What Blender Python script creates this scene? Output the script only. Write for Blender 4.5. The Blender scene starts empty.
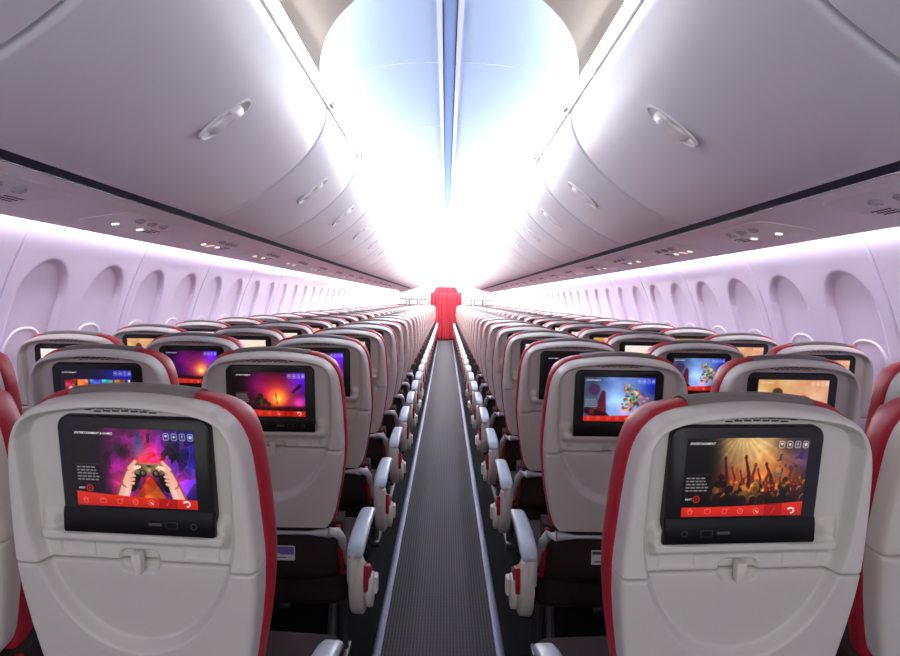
import bpy, bmesh, math, random
import numpy as np
from mathutils import Matrix, Vector

random.seed(7)
scene = bpy.context.scene
COL = scene.collection
PI = math.pi
EYE = 1.30            # eye height above the floor
Y_END = 21.3          # bulkhead distance
Y_NEAR = -1.3

# ------------------------------------------------------------------ materials
def new_mat(name):
    m = bpy.data.materials.new(name)
    m.use_nodes = True
    return m, m.node_tree.nodes, m.node_tree.links

def plastic(name, col, rough=0.45, var=0.03, scale=40.0, bump=0.0, metallic=0.0, spec=0.5):
    m, n, l = new_mat(name)
    b = n['Principled BSDF']
    b.inputs['Roughness'].default_value = rough
    b.inputs['Metallic'].default_value = metallic
    b.inputs['Specular IOR Level'].default_value = spec
    tc = n.new('ShaderNodeTexCoord')
    nz = n.new('ShaderNodeTexNoise'); nz.inputs['Scale'].default_value = scale
    nz.inputs['Detail'].default_value = 3
    l.new(tc.outputs['Object'], nz.inputs['Vector'])
    r = n.new('ShaderNodeMixRGB')
    r.inputs[1].default_value = [c * (1 - var) for c in col[:3]] + [1]
    r.inputs[2].default_value = [min(1, c * (1 + var)) for c in col[:3]] + [1]
    l.new(nz.outputs['Fac'], r.inputs[0])
    l.new(r.outputs[0], b.inputs['Base Color'])
    if bump:
        bp = n.new('ShaderNodeBump'); bp.inputs['Strength'].default_value = bump
        bp.inputs['Distance'].default_value = 0.002
        nb = n.new('ShaderNodeTexNoise'); nb.inputs['Scale'].default_value = scale * 8
        l.new(tc.outputs['Object'], nb.inputs['Vector'])
        l.new(nb.outputs['Fac'], bp.inputs['Height'])
        l.new(bp.outputs[0], b.inputs['Normal'])
    return m

def emit(name, col, strength):
    m, n, l = new_mat(name)
    n.remove(n['Principled BSDF'])
    e = n.new('ShaderNodeEmission')
    e.inputs[0].default_value = list(col[:3]) + [1]
    e.inputs[1].default_value = strength
    l.new(e.outputs[0], n['Material Output'].inputs[0])
    return m

def emit_run(name, col, stops):
    # lamp strip whose strength rises along y, standing in for pale far-end haze
    m = emit(name, col, 1.0); n, l = m.node_tree.nodes, m.node_tree.links
    tc = n.new('ShaderNodeNewGeometry'); sp = n.new('ShaderNodeSeparateXYZ'); l.new(tc.outputs['Position'], sp.inputs[0])
    fc = n.new('ShaderNodeFloatCurve'); mp = n.new('ShaderNodeMapRange'); mp.inputs[2].default_value = 22.0
    l.new(sp.outputs['Y'], mp.inputs[0]); l.new(mp.outputs[0], fc.inputs['Value'])
    top = max(q for p, q in stops); cv = fc.mapping.curves[0]
    cv.points[0].location = (stops[0][0] / 22, stops[0][1] / top); cv.points[1].location = (stops[-1][0] / 22, stops[-1][1] / top)
    for p, q in stops[1:-1]: cv.points.new(p / 22, q / top)
    fc.mapping.update()
    mu = n.new('ShaderNodeMath'); mu.operation = 'MULTIPLY'; mu.inputs[1].default_value = top
    l.new(fc.outputs[0], mu.inputs[0]); l.new(mu.outputs[0], n['Emission'].inputs[1])
    return m

M = {}
M['shell'] = plastic('light grey moulded plastic', (0.565, 0.545, 0.525), 0.38, 0.02, 60, 0.03)
M['tray'] = plastic('grey tray plastic', (0.51, 0.49, 0.475), 0.40, 0.02, 60, 0.03)
M['red'] = plastic('red leather', (0.34, 0.012, 0.028), 0.45, 0.10, 30, 0.10, spec=0.3)
M['brown'] = plastic('dark grey brown leather', (0.14, 0.113, 0.113), 0.5, 0.10, 30, 0.1)
M['dark'] = plastic('dark brown upholstery', (0.026, 0.017, 0.018), 0.8, 0.15, 60, 0.2, spec=0.15)
M['bezel'] = plastic('black glass bezel', (0.012, 0.012, 0.014), 0.25, 0.0, 10, spec=0.35)
M['chin'] = plastic('black plastic', (0.006, 0.006, 0.007), 0.35, 0.0, 10, spec=0.2)
M['port'] = plastic('grey port metal', (0.07, 0.07, 0.075), 0.4, 0.0, 10)
M['slot'] = plastic('dark vent void', (0.02, 0.019, 0.018), 0.8, 0.0, 10)
M['pad'] = plastic('blue grey soft pad', (0.36, 0.41, 0.50), 0.35, 0.06, 25)
M['white'] = plastic('off white plastic', (0.60, 0.575, 0.55), 0.4, 0.02, 40)
M['bar'] = plastic('pale grey tray arm', (0.42, 0.44, 0.49), 0.38, 0.02, 40)
M['frame'] = plastic('dark seat frame metal', (0.05, 0.05, 0.055), 0.5, 0.05, 40, metallic=0.6)
M['bin'] = plastic('bin white', (0.79, 0.805, 0.865), 0.42, 0.008, 6)
M['gap'] = plastic('navy seal', (0.012, 0.014, 0.045), 0.6, 0.0, 10)  # shade colour for the gaps, also the ceiling strip's grooves
M['psu'] = plastic('service panel white', (0.90, 0.885, 0.885), 0.5, 0.01, 10)
M['psu_grey'] = plastic('service unit grey', (0.40, 0.38, 0.42), 0.5, 0.01, 10)
M['wall'] = plastic('lavender white sidewall', (0.73, 0.655, 0.865), 0.55, 0.01, 8)
M['winframe'] = plastic('window surround', (0.80, 0.75, 0.88), 0.45, 0.01, 8)
M['shade'] = plastic('window shade', (0.60, 0.57, 0.66), 0.5, 0.01, 8)
M['ceil'] = plastic('ceiling warm white', (0.62, 0.57, 0.52), 0.6, 0.01, 8)
M['dome'] = plastic('ceiling vault coloured with blue light', (0.40, 0.545, 0.80), 0.6, 0.015, 3)  # blue LED wash put into the vault's base colour
M['strip'] = plastic('blue ceiling strip', (0.16, 0.30, 0.62), 0.5, 0.01, 3)
M['line'] = plastic('pale ceiling line', (0.75, 0.82, 0.95), 0.5, 0.01, 3)
M['rail'] = plastic('bin rail white', (0.80, 0.80, 0.82), 0.35, 0.01, 20)
M['track'] = plastic('seat track metal', (0.13, 0.12, 0.19), 0.45, 0.05, 30, metallic=0.5)
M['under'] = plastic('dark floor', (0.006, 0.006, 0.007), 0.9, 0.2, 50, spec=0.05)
M['bulk'] = plastic('bulkhead white', (0.80, 0.77, 0.78), 0.5, 0.01, 8)
M['card'] = plastic('white card', (0.62, 0.62, 0.66), 0.5, 0.0, 8)
M['card_ink'] = plastic('violet print', (0.14, 0.12, 0.36), 0.5, 0.3, 300)
M['card_black'] = plastic('black print', (0.05, 0.05, 0.06), 0.5, 0.0, 300)
M['led'] = emit_run('cove led', (1.0, 0.94, 0.88), [(0, 56), (3, 68), (5, 150), (8, 420), (12, 700), (22, 800)])
M['wall_led'] = emit_run('sidewall led', (1.0, 0.96, 1.0), [(0, 52), (4, 60), (8, 95), (12, 150), (22, 200)])
M['added_rail_glow'] = emit_run('added rail glow', (1.0, 0.965, 0.93), [(0, 11), (2, 16), (4, 46), (7, 135), (11, 250), (22, 330)])
M['lamp'] = emit('reading lamp', (1.0, 0.90, 0.80), 1.7)
M['lamp_red'] = emit('sign lamp', (1.0, 0.62, 0.5), 1.1)

def carpet_mat():
    m, n, l = new_mat('ribbed grey carpet')
    b = n['Principled BSDF']; b.inputs['Roughness'].default_value = 0.95
    b.inputs['Specular IOR Level'].default_value = 0.1
    tc = n.new('ShaderNodeTexCoord'); sp = n.new('ShaderNodeSeparateXYZ')
    l.new(tc.outputs['Object'], sp.inputs[0])
    w = n.new('ShaderNodeMath'); w.operation = 'MULTIPLY'; w.inputs[1].default_value = 2 * PI / 0.0125
    l.new(sp.outputs['X'], w.inputs[0])
    s = n.new('ShaderNodeMath'); s.operation = 'SINE'; l.new(w.outputs[0], s.inputs[0])
    w2 = n.new('ShaderNodeMath'); w2.operation = 'MULTIPLY'; w2.inputs[1].default_value = 2 * PI / 0.03
    l.new(sp.outputs['Y'], w2.inputs[0])
    s2 = n.new('ShaderNodeMath'); s2.operation = 'SINE'; l.new(w2.outputs[0], s2.inputs[0])
    mu = n.new('ShaderNodeMath'); mu.operation = 'MULTIPLY'; mu.inputs[1].default_value = 0.12
    l.new(s2.outputs[0], mu.inputs[0])
    ad = n.new('ShaderNodeMath'); ad.operation = 'ADD'
    l.new(s.outputs[0], ad.inputs[0]); l.new(mu.outputs[0], ad.inputs[1])
    nz = n.new('ShaderNodeTexNoise'); nz.inputs['Scale'].default_value = 120
    l.new(tc.outputs['Object'], nz.inputs['Vector'])
    ad2 = n.new('ShaderNodeMath'); ad2.operation = 'ADD'
    l.new(ad.outputs[0], ad2.inputs[0]); l.new(nz.outputs['Fac'], ad2.inputs[1])
    r = n.new('ShaderNodeValToRGB')
    r.color_ramp.elements[0].color = (0.034, 0.031, 0.032, 1)
    r.color_ramp.elements[1].color = (0.092, 0.085, 0.088, 1)
    mp = n.new('ShaderNodeMapRange'); mp.inputs[1].default_value = -1; mp.inputs[2].default_value = 2
    l.new(ad2.outputs[0], mp.inputs[0]); l.new(mp.outputs[0], r.inputs[0])
    l.new(r.outputs[0], b.inputs['Base Color'])
    return m
M['carpet'] = carpet_mat()

def curtain_mat():
    return plastic('red curtain cloth', (0.32, 0.010, 0.022), 0.8, 0.08, 20, 0.1)
M['curtain'] = curtain_mat()

def screen_mat():
    m, n, l = new_mat('lit screen')
    b = n['Principled BSDF']
    a = n.new('ShaderNodeAttribute'); a.attribute_name = 'pic'
    b.inputs['Base Color'].default_value = (0.01, 0.01, 0.01, 1)
    b.inputs['Roughness'].default_value = 0.25
    l.new(a.outputs['Color'], b.inputs['Emission Color'])
    b.inputs['Emission Strength'].default_value = 1.0
    return m
M['screen'] = screen_mat()
M['text'] = emit('screen lettering', (0.8, 0.8, 0.82), 1.0)

# ------------------------------------------------------------------ mesh helpers
class MB:
    def __init__(s):
        s.v = []; s.f = []; s.mi = []
    def add(s, vs, fs, mi=0, mat=None):
        o = len(s.v)
        if mat is not None:
            vs = [tuple(mat @ Vector(p)) for p in vs]
        s.v += [tuple(p) for p in vs]
        s.f += [tuple(i + o for i in f) for f in fs]
        s.mi += [mi] * len(fs)
    def box(s, c, d, bev=0.0, seg=2, mat=None, mi=0):
        bm = bmesh.new()
        bmesh.ops.create_cube(bm, size=1.0)
        for p in bm.verts:
            p.co = Vector((c[0] + p.co.x * d[0], c[1] + p.co.y * d[1], c[2] + p.co.z * d[2]))
        if bev > 0:
            bmesh.ops.bevel(bm, geom=bm.edges[:], offset=bev, segments=seg, profile=0.5, affect='EDGES')
        s.bm(bm, mat, mi)
    def bm(s, bm, mat=None, mi=0):
        bm.verts.index_update()
        vs = [p.co.copy() for p in bm.verts]
        fs = [[q.index for q in f.verts] for f in bm.faces]
        bm.free()
        s.add(vs, fs, mi, mat)
    def tube(s, pts, r, n=8, cap=True, mi=0, sx=1.0):
        pts = [Vector(p) for p in pts]
        rs = r if isinstance(r, (list, tuple)) else [r] * len(pts)
        o = []; fs = []
        for i, p in enumerate(pts):
            a = pts[max(i - 1, 0)]; b = pts[min(i + 1, len(pts) - 1)]
            t = (b - a).normalized()
            up = Vector((1, 0, 0)) if abs(t.x) < 0.9 else Vector((0, 0, 1))
            e1 = t.cross(up).normalized(); e2 = t.cross(e1).normalized()
            for k in range(n):
                an = 2 * PI * k / n
                o.append(p + (e1 * math.cos(an) + e2 * math.sin(an) * sx) * rs[i])
        m = len(pts)
        for i in range(m - 1):
            for k in range(n):
                k2 = (k + 1) % n
                fs.append((i * n + k, i * n + k2, (i + 1) * n + k2, (i + 1) * n + k))
        if cap:
            fs.append(tuple(range(n - 1, -1, -1)))
            fs.append(tuple((m - 1) * n + k for k in range(n)))
        s.add(o, fs, mi)
    def prism(s, poly, axis_lo, axis_hi, axis=1, bev=0.0, mat=None, mi=0, seg=2):
        # poly: 2D points; extruded along axis (0=x: poly is (y,z); 1=y: poly is (x,z))
        bm = bmesh.new()
        lo = []; hi = []
        for (a, b) in poly:
            if axis == 0: lo.append(bm.verts.new((axis_lo, a, b))); hi.append(bm.verts.new((axis_hi, a, b)))
            elif axis == 1: lo.append(bm.verts.new((a, axis_lo, b))); hi.append(bm.verts.new((a, axis_hi, b)))
            else: lo.append(bm.verts.new((a, b, axis_lo))); hi.append(bm.verts.new((a, b, axis_hi)))
        f1 = bm.faces.new(lo); f2 = bm.faces.new(list(reversed(hi)))
        n = len(poly)
        for i in range(n):
            j = (i + 1) % n
            bm.faces.new((lo[i], hi[i], hi[j], lo[j]))
        bmesh.ops.recalc_face_normals(bm, faces=bm.faces[:])
        if bev > 0:
            ed = list(set(list(f1.edges) + list(f2.edges)))
            bmesh.ops.bevel(bm, geom=ed, offset=bev, segments=seg, profile=0.5, affect='EDGES')
        s.bm(bm, mat, mi)
    def mesh(s, name, mats, smooth=True, angle=40):
        me = bpy.data.meshes.new(name)
        me.from_pydata(s.v, [], s.f)
        if not isinstance(mats, (list, tuple)): mats = [mats]
        for m in mats: me.materials.append(m)
        me.polygons.foreach_set('material_index', s.mi)
        if smooth:
            me.polygons.foreach_set('use_smooth', [True] * len(me.polygons))
            me.update()
            me.set_sharp_from_angle(angle=math.radians(angle))
        me.update()
        return me

def fixn(me):
    bm = bmesh.new(); bm.from_mesh(me)
    bmesh.ops.recalc_face_normals(bm, faces=bm.faces[:])
    bm.to_mesh(me); bm.free(); me.update()
    return me

def link(name, me, parent=None, loc=None):
    o = bpy.data.objects.new(name, me)
    COL.objects.link(o)
    if parent is not None: o.parent = parent
    if loc is not None: o.location = loc
    return o

def tag(o, label=None, cat=None, group=None, kind=None):
    if label: o['label'] = label
    if cat: o['category'] = cat
    if group: o['group'] = group
    if kind: o['kind'] = kind
    return o

def struct(name, me, label, cat, parent=None):
    o = link(name, me, parent)
    if parent is None: tag(o, label, cat, None, 'structure')
    return o

def empty(name, loc, rz=0.0):
    o = bpy.data.objects.new(name, None)
    o.empty_display_size = 0.1
    COL.objects.link(o); o.location = loc; o.rotation_euler = (0, 0, rz)
    return o

def rrect(w, h, r, n=5):
    # rounded rectangle outline around 0,0
    r = min(r, w / 2, h / 2)
    out = []
    for (cx, cy, a0) in ((w/2-r, h/2-r, 0), (-w/2+r, h/2-r, 90), (-w/2+r, -h/2+r, 180), (w/2-r, -h/2+r, 270)):
        for k in range(n + 1):
            a = math.radians(a0 + 90 * k / n)
            out.append((cx + r * math.cos(a), cy + r * math.sin(a)))
    return out

def sstep(a, b, x):
    t = np.clip((x - a) / (b - a), 0, 1)
    return t * t * (3 - 2 * t)

# ------------------------------------------------------------------ screen pictures (what the lit screens show)
def vnoise(x, y, seed):
    xi = np.floor(x).astype(int); yi = np.floor(y).astype(int)
    xf = x - xi; yf = y - yi
    def h(a, b):
        n = (a * 374761393 + b * 668265263 + seed * 974711) & 0x7fffffff
        n = ((n ^ (n >> 13)) * 1274126177) & 0x7fffffff
        return (n & 0xffff) / 65535.0
    u = xf * xf * (3 - 2 * xf); v = yf * yf * (3 - 2 * yf)
    return (h(xi, yi) * (1-u) + h(xi+1, yi) * u) * (1-v) + (h(xi, yi+1) * (1-u) + h(xi+1, yi+1) * u) * v

def fbm(x, y, seed, o=4):
    s = 0; a = 0.5; t = 0
    for k in range(o):
        s = s + a * vnoise(x * 2**k, y * 2**k, seed + k * 17); t += a; a *= 0.5
    return s / t

class Canvas:
    ASP = 1.565
    def __init__(s, w, h):
        s.w, s.h = w, h
        s.u, s.v = np.meshgrid((np.arange(w) + 0.0) / (w - 1), (np.arange(h) + 0.0) / (h - 1))
        s.x = s.u * s.ASP; s.y = s.v           # square units
        s.c = np.zeros((h, w, 3))
        s.px = 1.3 / h
    def fill(s, mask, col, a=1.0):
        m = np.clip(mask, 0, 1)[..., None] * a
        s.c = s.c * (1 - m) + np.array(col) * m
    def add(s, mask, col):
        s.c = s.c + np.clip(mask, 0, None)[..., None] * np.array(col)
    def glow(s, cx, cy, r, col, p=2.0, ey=1.0):
        d = np.hypot(s.x - cx * s.ASP, (s.y - cy) * ey) / r
        s.add(np.exp(-d ** p), col)
    def cap(s, a, b, ra, rb):
        ax, ay, bx, by = a[0] * s.ASP, a[1], b[0] * s.ASP, b[1]
        dx, dy = bx - ax, by - ay
        t = np.clip(((s.x - ax) * dx + (s.y - ay) * dy) / (dx*dx + dy*dy + 1e-9), 0, 1)
        d = np.hypot(s.x - ax - t * dx, s.y - ay - t * dy) - (ra + (rb - ra) * t)
        return np.clip(0.5 - d / s.px, 0, 1)
    def disc(s, c, r, ey=1.0):
        d = np.hypot(s.x - c[0] * s.ASP, (s.y - c[1]) * ey) - r
        return np.clip(0.5 - d / s.px, 0, 1)
    def ring(s, c, r, t):
        d = np.abs(np.hypot(s.x - c[0] * s.ASP, s.y - c[1]) - r) - t
        return np.clip(0.5 - d / s.px, 0, 1)
    def rr(s, c, w, h, r, outline=None):
        qx = np.abs(s.x - c[0] * s.ASP) - w / 2 + r; qy = np.abs(s.y - c[1]) - h / 2 + r
        d = np.hypot(np.maximum(qx, 0), np.maximum(qy, 0)) + np.minimum(np.maximum(qx, qy), 0) - r
        if outline: d = np.abs(d) - outline
        return np.clip(0.5 - d / s.px, 0, 1)
    def ui(s, rich=True, icon=(0.75, 0.8, 1.0), flip=1):
        # darker panel on the left, menu icons, paragraph, red bar
        tt = 0.004
        for k in range(4):
            c = (0.775 + 0.066 * k, 0.085)
            s.fill(s.rr(c, 0.066, 0.082, 0.018, tt), icon, 0.95)
            if k == 0: s.fill(s.cap((c[0]-.006, .075), (c[0]+.006, .075), .010, .010), icon); s.fill(s.cap((c[0], .078), (c[0], .098), .010, .003), icon)
            if k == 1: s.fill(s.disc(c, .016), icon)
            if k == 2: s.fill(s.cap((c[0], .065), (c[0], .09), .007, .005), icon); s.fill(s.disc((c[0], .107), .006), icon)
            if k == 3: s.fill(s.rr((c[0], .093), .032, .024, .002), icon); s.fill(s.cap((c[0]-.012, .083), (c[0], .066), .006, .006), icon); s.fill(s.cap((c[0]+.012, .083), (c[0], .066), .006, .006), icon)
        if rich:
            rnd = random.Random(3)
            for k in range(5):
                y = 0.505 + k * 0.040; x = 0.022
                end = 0.17 + 0.03 * rnd.random()
                while x < end:
                    wd = 0.012 + 0.022 * rnd.random()
                    s.fill(s.cap((x, y), (min(x + wd, end), y), .0085, .0085), (0.72, 0.68, 0.70), 0.75)
                    x += wd + 0.016
            s.fill(s.cap((0.02, 0.462), (0.20, 0.462), .002, .002), (0.6, 0.5, 0.55), 0.6)
            s.fill(s.cap((0.02, 0.715), (0.20, 0.715), .002, .002), (0.6, 0.5, 0.55), 0.4)
            s.fill(s.ring((0.112, 0.775), 0.040, 0.006), (0.80, 0.12, 0.12))
            s.fill(s.cap((0.105, 0.757), (0.12, 0.775), .005, .005), (0.8, 0.12, 0.12)); s.fill(s.cap((0.12, 0.775), (0.105, 0.793), .005, .005), (0.8, 0.12, 0.12))
        # red bar: upper edge sweeps in a shallow curve
        uu = s.u if flip > 0 else 1 - s.u
        top = 0.835 + 0.065 * uu ** 0.8 - 0.015 * np.sin(uu * PI) * -1 - 0.02
        m = np.clip(0.5 + (s.v - top) / s.px, 0, 1)
        t = np.clip((s.v - top) / 0.17, 0, 1)
        bar = np.stack([0.84 - 0.12 * t, 0.16 - 0.06 * t, 0.10 - 0.02 * t], -1)
        s.c = s.c * (1 - m[..., None]) + bar * m[..., None]
        s.fill(m * ((s.u > 0.68) & (s.u < 0.832)), (0.62, 0.04, 0.05), 0.8)
        ic = (0.95, 0.50, 0.42); yb = 0.935
        s.fill(s.rr((0.07, yb + .008), .045, .045, .003, .004), ic, .8); s.fill(s.cap((0.05, yb-.012), (0.07, yb-.04), .004, .004), ic, .8); s.fill(s.cap((0.09, yb-.012), (0.07, yb-.04), .004, .004), ic, .8)
        s.fill(s.rr((0.215, yb), .075, .05, .006, .004), ic, .7); s.fill(s.cap((0.20, yb-.035), (0.23, yb-.035), .004, .004), ic, .7)
        s.fill(s.rr((0.355, yb), .055, .055, .006, .004), ic, .7); s.fill(s.cap((0.37, yb-.01), (0.385, yb-.045), .004, .004), ic, .7)
        s.fill(s.ring((0.485, yb), .032, .005), ic, .8); s.fill(s.disc((0.485, yb), .010), ic, .6)
        s.fill(s.ring((0.615, yb), .034, .004), ic, .9); s.fill(s.cap((0.615, yb), (0.635, yb+.025), .009, .004), (1, .9, .9), .9)
        s.fill(s.cap((0.745, yb+.03), (0.77, yb-.03), .006, .003), ic, .6)
        w = (1, 0.95, 0.95); c = (0.915, yb)
        an = np.arctan2(s.y - c[1], s.x - c[0] * s.ASP)
        s.fill(s.ring(c, .032, .008) * ((an > -2.6) & (an < 1.9)), w)
        s.fill(s.cap((c[0] - .026, yb - .022), (c[0] - .008, yb - .042), .012, .003), w)

def facets(C, n, seed):
    # crystal facets: nearest of n scattered points; returns a per-facet random value and the distance to the edge
    rnd = random.Random(seed); d1 = np.full(C.x.shape, 9.0); d2 = d1.copy(); val = np.zeros(C.x.shape)
    for k in range(n):
        px, py, vv, sx = rnd.random() * C.ASP, rnd.random(), rnd.random(), .6 + rnd.random()
        d = np.abs(C.x - px) * sx + np.abs(C.y - py + .35 * (C.x - px))
        nearer = d < d1
        d2 = np.where(nearer, d1, np.minimum(d2, d)); val = np.where(nearer, vv, val); d1 = np.where(nearer, d, d1)
    return val, d2 - d1

def art_gaming(w, h):
    C = Canvas(w, h); u, v = C.u, C.v
    n = fbm(C.x * 4.5, C.y * 4.5, 5, 5); n2 = fbm(C.x * 11 + n * 3, C.y * 11, 11, 4)
    hue = np.clip((u - 0.30) / 0.62, 0, 1)[..., None]
    left = np.array((0.50, 0.05, 0.46)); mid = np.array((0.50, 0.07, 0.34)); right = np.array((0.15, 0.13, 0.68))
    base = np.where(hue < 0.5, left + (mid - left) * (hue * 2), mid + (right - mid) * (hue * 2 - 1))
    f1, e1 = facets(C, 70, 3); f2, e2 = facets(C, 220, 9)
    lum = sstep(0.08, 0.36, u) * (0.25 + 0.75 * n) * (0.35 + 0.75 * f1) * (0.75 + 0.45 * f2)
    C.c = base * lum[..., None] * 1.75
    C.fill((e1 < .012) * sstep(.2, .4, u) * (v < .75), (0.62, 0.30, 0.62), .35)
    shade = np.exp(-(((u - .40) / .07) ** 2 + ((v - .30) / .13) ** 2)) + np.exp(-(((u - .80) / .13) ** 2 + ((v - .36) / .11) ** 2)) * (f1 < .62)
    C.c *= (1 - .80 * np.clip(shade, 0, 1))[..., None]
    C.fill(C.cap((0.535, 0.02), (0.55, 0.30), 0.015, 0.11) * (.4 + .6 * f1), (0.08, 0.34, 0.50), 0.75)
    C.glow(0.62, 0.40, 0.17, (0.85, 0.07, 0.03)); C.glow(0.55, 0.44, 0.08, (0.5, 0.08, 0.04)); C.glow(0.70, 0.44, 0.08, (0.5, 0.06, 0.05)); C.glow(0.88, 0.66, 0.15, (0.62, 0.12, 0.45)); C.glow(0.34, 0.62, 0.12, (0.30, 0.08, 0.14)); C.glow(0.36, 0.80, 0.16, (0.28, 0.09, 0.05))
    # game controller held up in front of an orange blaze
    body = np.maximum(C.cap((0.535, 0.50), (0.705, 0.50), 0.075, 0.075), C.rr((0.62, .50), .30, .13, .05))
    g1 = C.cap((0.515, 0.53), (0.475, 0.75), 0.078, 0.048); g2 = C.cap((0.725, 0.53), (0.765, 0.75), 0.078, 0.048)
    C.fill(np.maximum(g1, g2), (0.025, 0.02, 0.02))
    blaze = C.cap((0.62, 0.66), (0.62, 0.94), 0.055, 0.25)
    fire = np.stack([.45 + .55 * n2 + .15 * f2, .12 + .55 * n2 * f2 + .1 * n, .03 + .12 * n2 * f2], -1)
    C.c = C.c * (1 - blaze[..., None] * .92) + np.clip(fire, 0, 1) * blaze[..., None] * .92
    metal = np.stack([.30 + .42 * n2, .24 + .34 * n2, .16 + .24 * n2], -1)
    C.c = C.c * (1 - body[..., None]) + metal * body[..., None]
    C.fill(C.cap((.545, .435), (.695, .435), .010, .010), (0.75, .58, .40), .6)
    for cx in (0.567, 0.673):
        C.fill(C.disc((cx, 0.562), 0.048), (0.06, 0.05, 0.045)); C.fill(C.disc((cx, 0.555), 0.030), (0.30, 0.26, 0.22)); C.fill(C.disc((cx - .004, 0.548), 0.014), (0.52, 0.46, 0.38))
    for cx, cy in ((0.70, 0.462), (0.719, 0.487), (0.681, 0.487), (0.70, 0.512)): C.fill(C.disc((cx, cy), 0.013), (0.90, 0.75, 0.52))
    C.fill(C.cap((0.525, 0.487), (0.557, 0.487), .010, .010), (0.1, 0.08, 0.07)); C.fill(C.cap((0.541, 0.462), (0.541, 0.512), .010, .010), (0.1, 0.08, 0.07))
    C.fill(C.disc((0.62, 0.515), 0.022), (0.85, 0.62, 0.35)); C.fill(C.rr((.62, .465), .05, .025, .008), (.12, .10, .09))
    for sgn in (1, -1):
        f = lambda x: 0.62 - sgn * x
        skin = (0.93, 0.70, 0.61); deep = (0.66, 0.28, 0.24); lite = (0.99, 0.84, 0.76)
        C.fill(C.cap((f(0.275), 1.02), (f(0.190), 0.66), 0.090, 0.072), deep)
        C.fill(C.cap((f(0.262), 1.02), (f(0.180), 0.66), 0.080, 0.062), skin)
        C.fill(C.cap((f(0.195), 0.68), (f(0.158), 0.53), 0.072, 0.055), deep); C.fill(C.cap((f(0.186), 0.68), (f(0.150), 0.53), 0.064, 0.046), skin)
        C.fill(C.cap((f(0.238), 1.0), (f(0.165), 0.64), 0.030, 0.022), lite, 0.6)
        # index finger over the shoulder, thumb on the pad, curled fingers below
        C.fill(C.cap((f(0.168), 0.50), (f(0.118), 0.405), 0.036, 0.024), deep); C.fill(C.cap((f(0.160), 0.50), (f(0.112), 0.412), 0.030, 0.020), skin)
        C.fill(C.cap((f(0.150), 0.535), (f(0.115), 0.49), 0.034, 0.027), skin); C.fill(C.cap((f(0.115), 0.49), (f(0.078), 0.478), 0.026, 0.019), lite)
        C.fill(C.cap((f(0.145), 0.565), (f(0.105), 0.515), 0.006, 0.004), deep, .8)
        for q in range(3):
            y = .60 + .048 * q
            C.fill(C.cap((f(0.172), y + .01), (f(0.124 + .006 * q), y - .006), 0.021, 0.015), skin); C.fill(C.cap((f(0.160), y + .026), (f(0.124 + .006 * q), y + .013), 0.005, 0.004), deep, .9)
    C.c *= (0.30 + 0.70 * sstep(0.16, 0.40, u))[..., None]
    C.c[:] = np.clip(C.c, 0, 1)
    C.ui(True)
    return C

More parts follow.
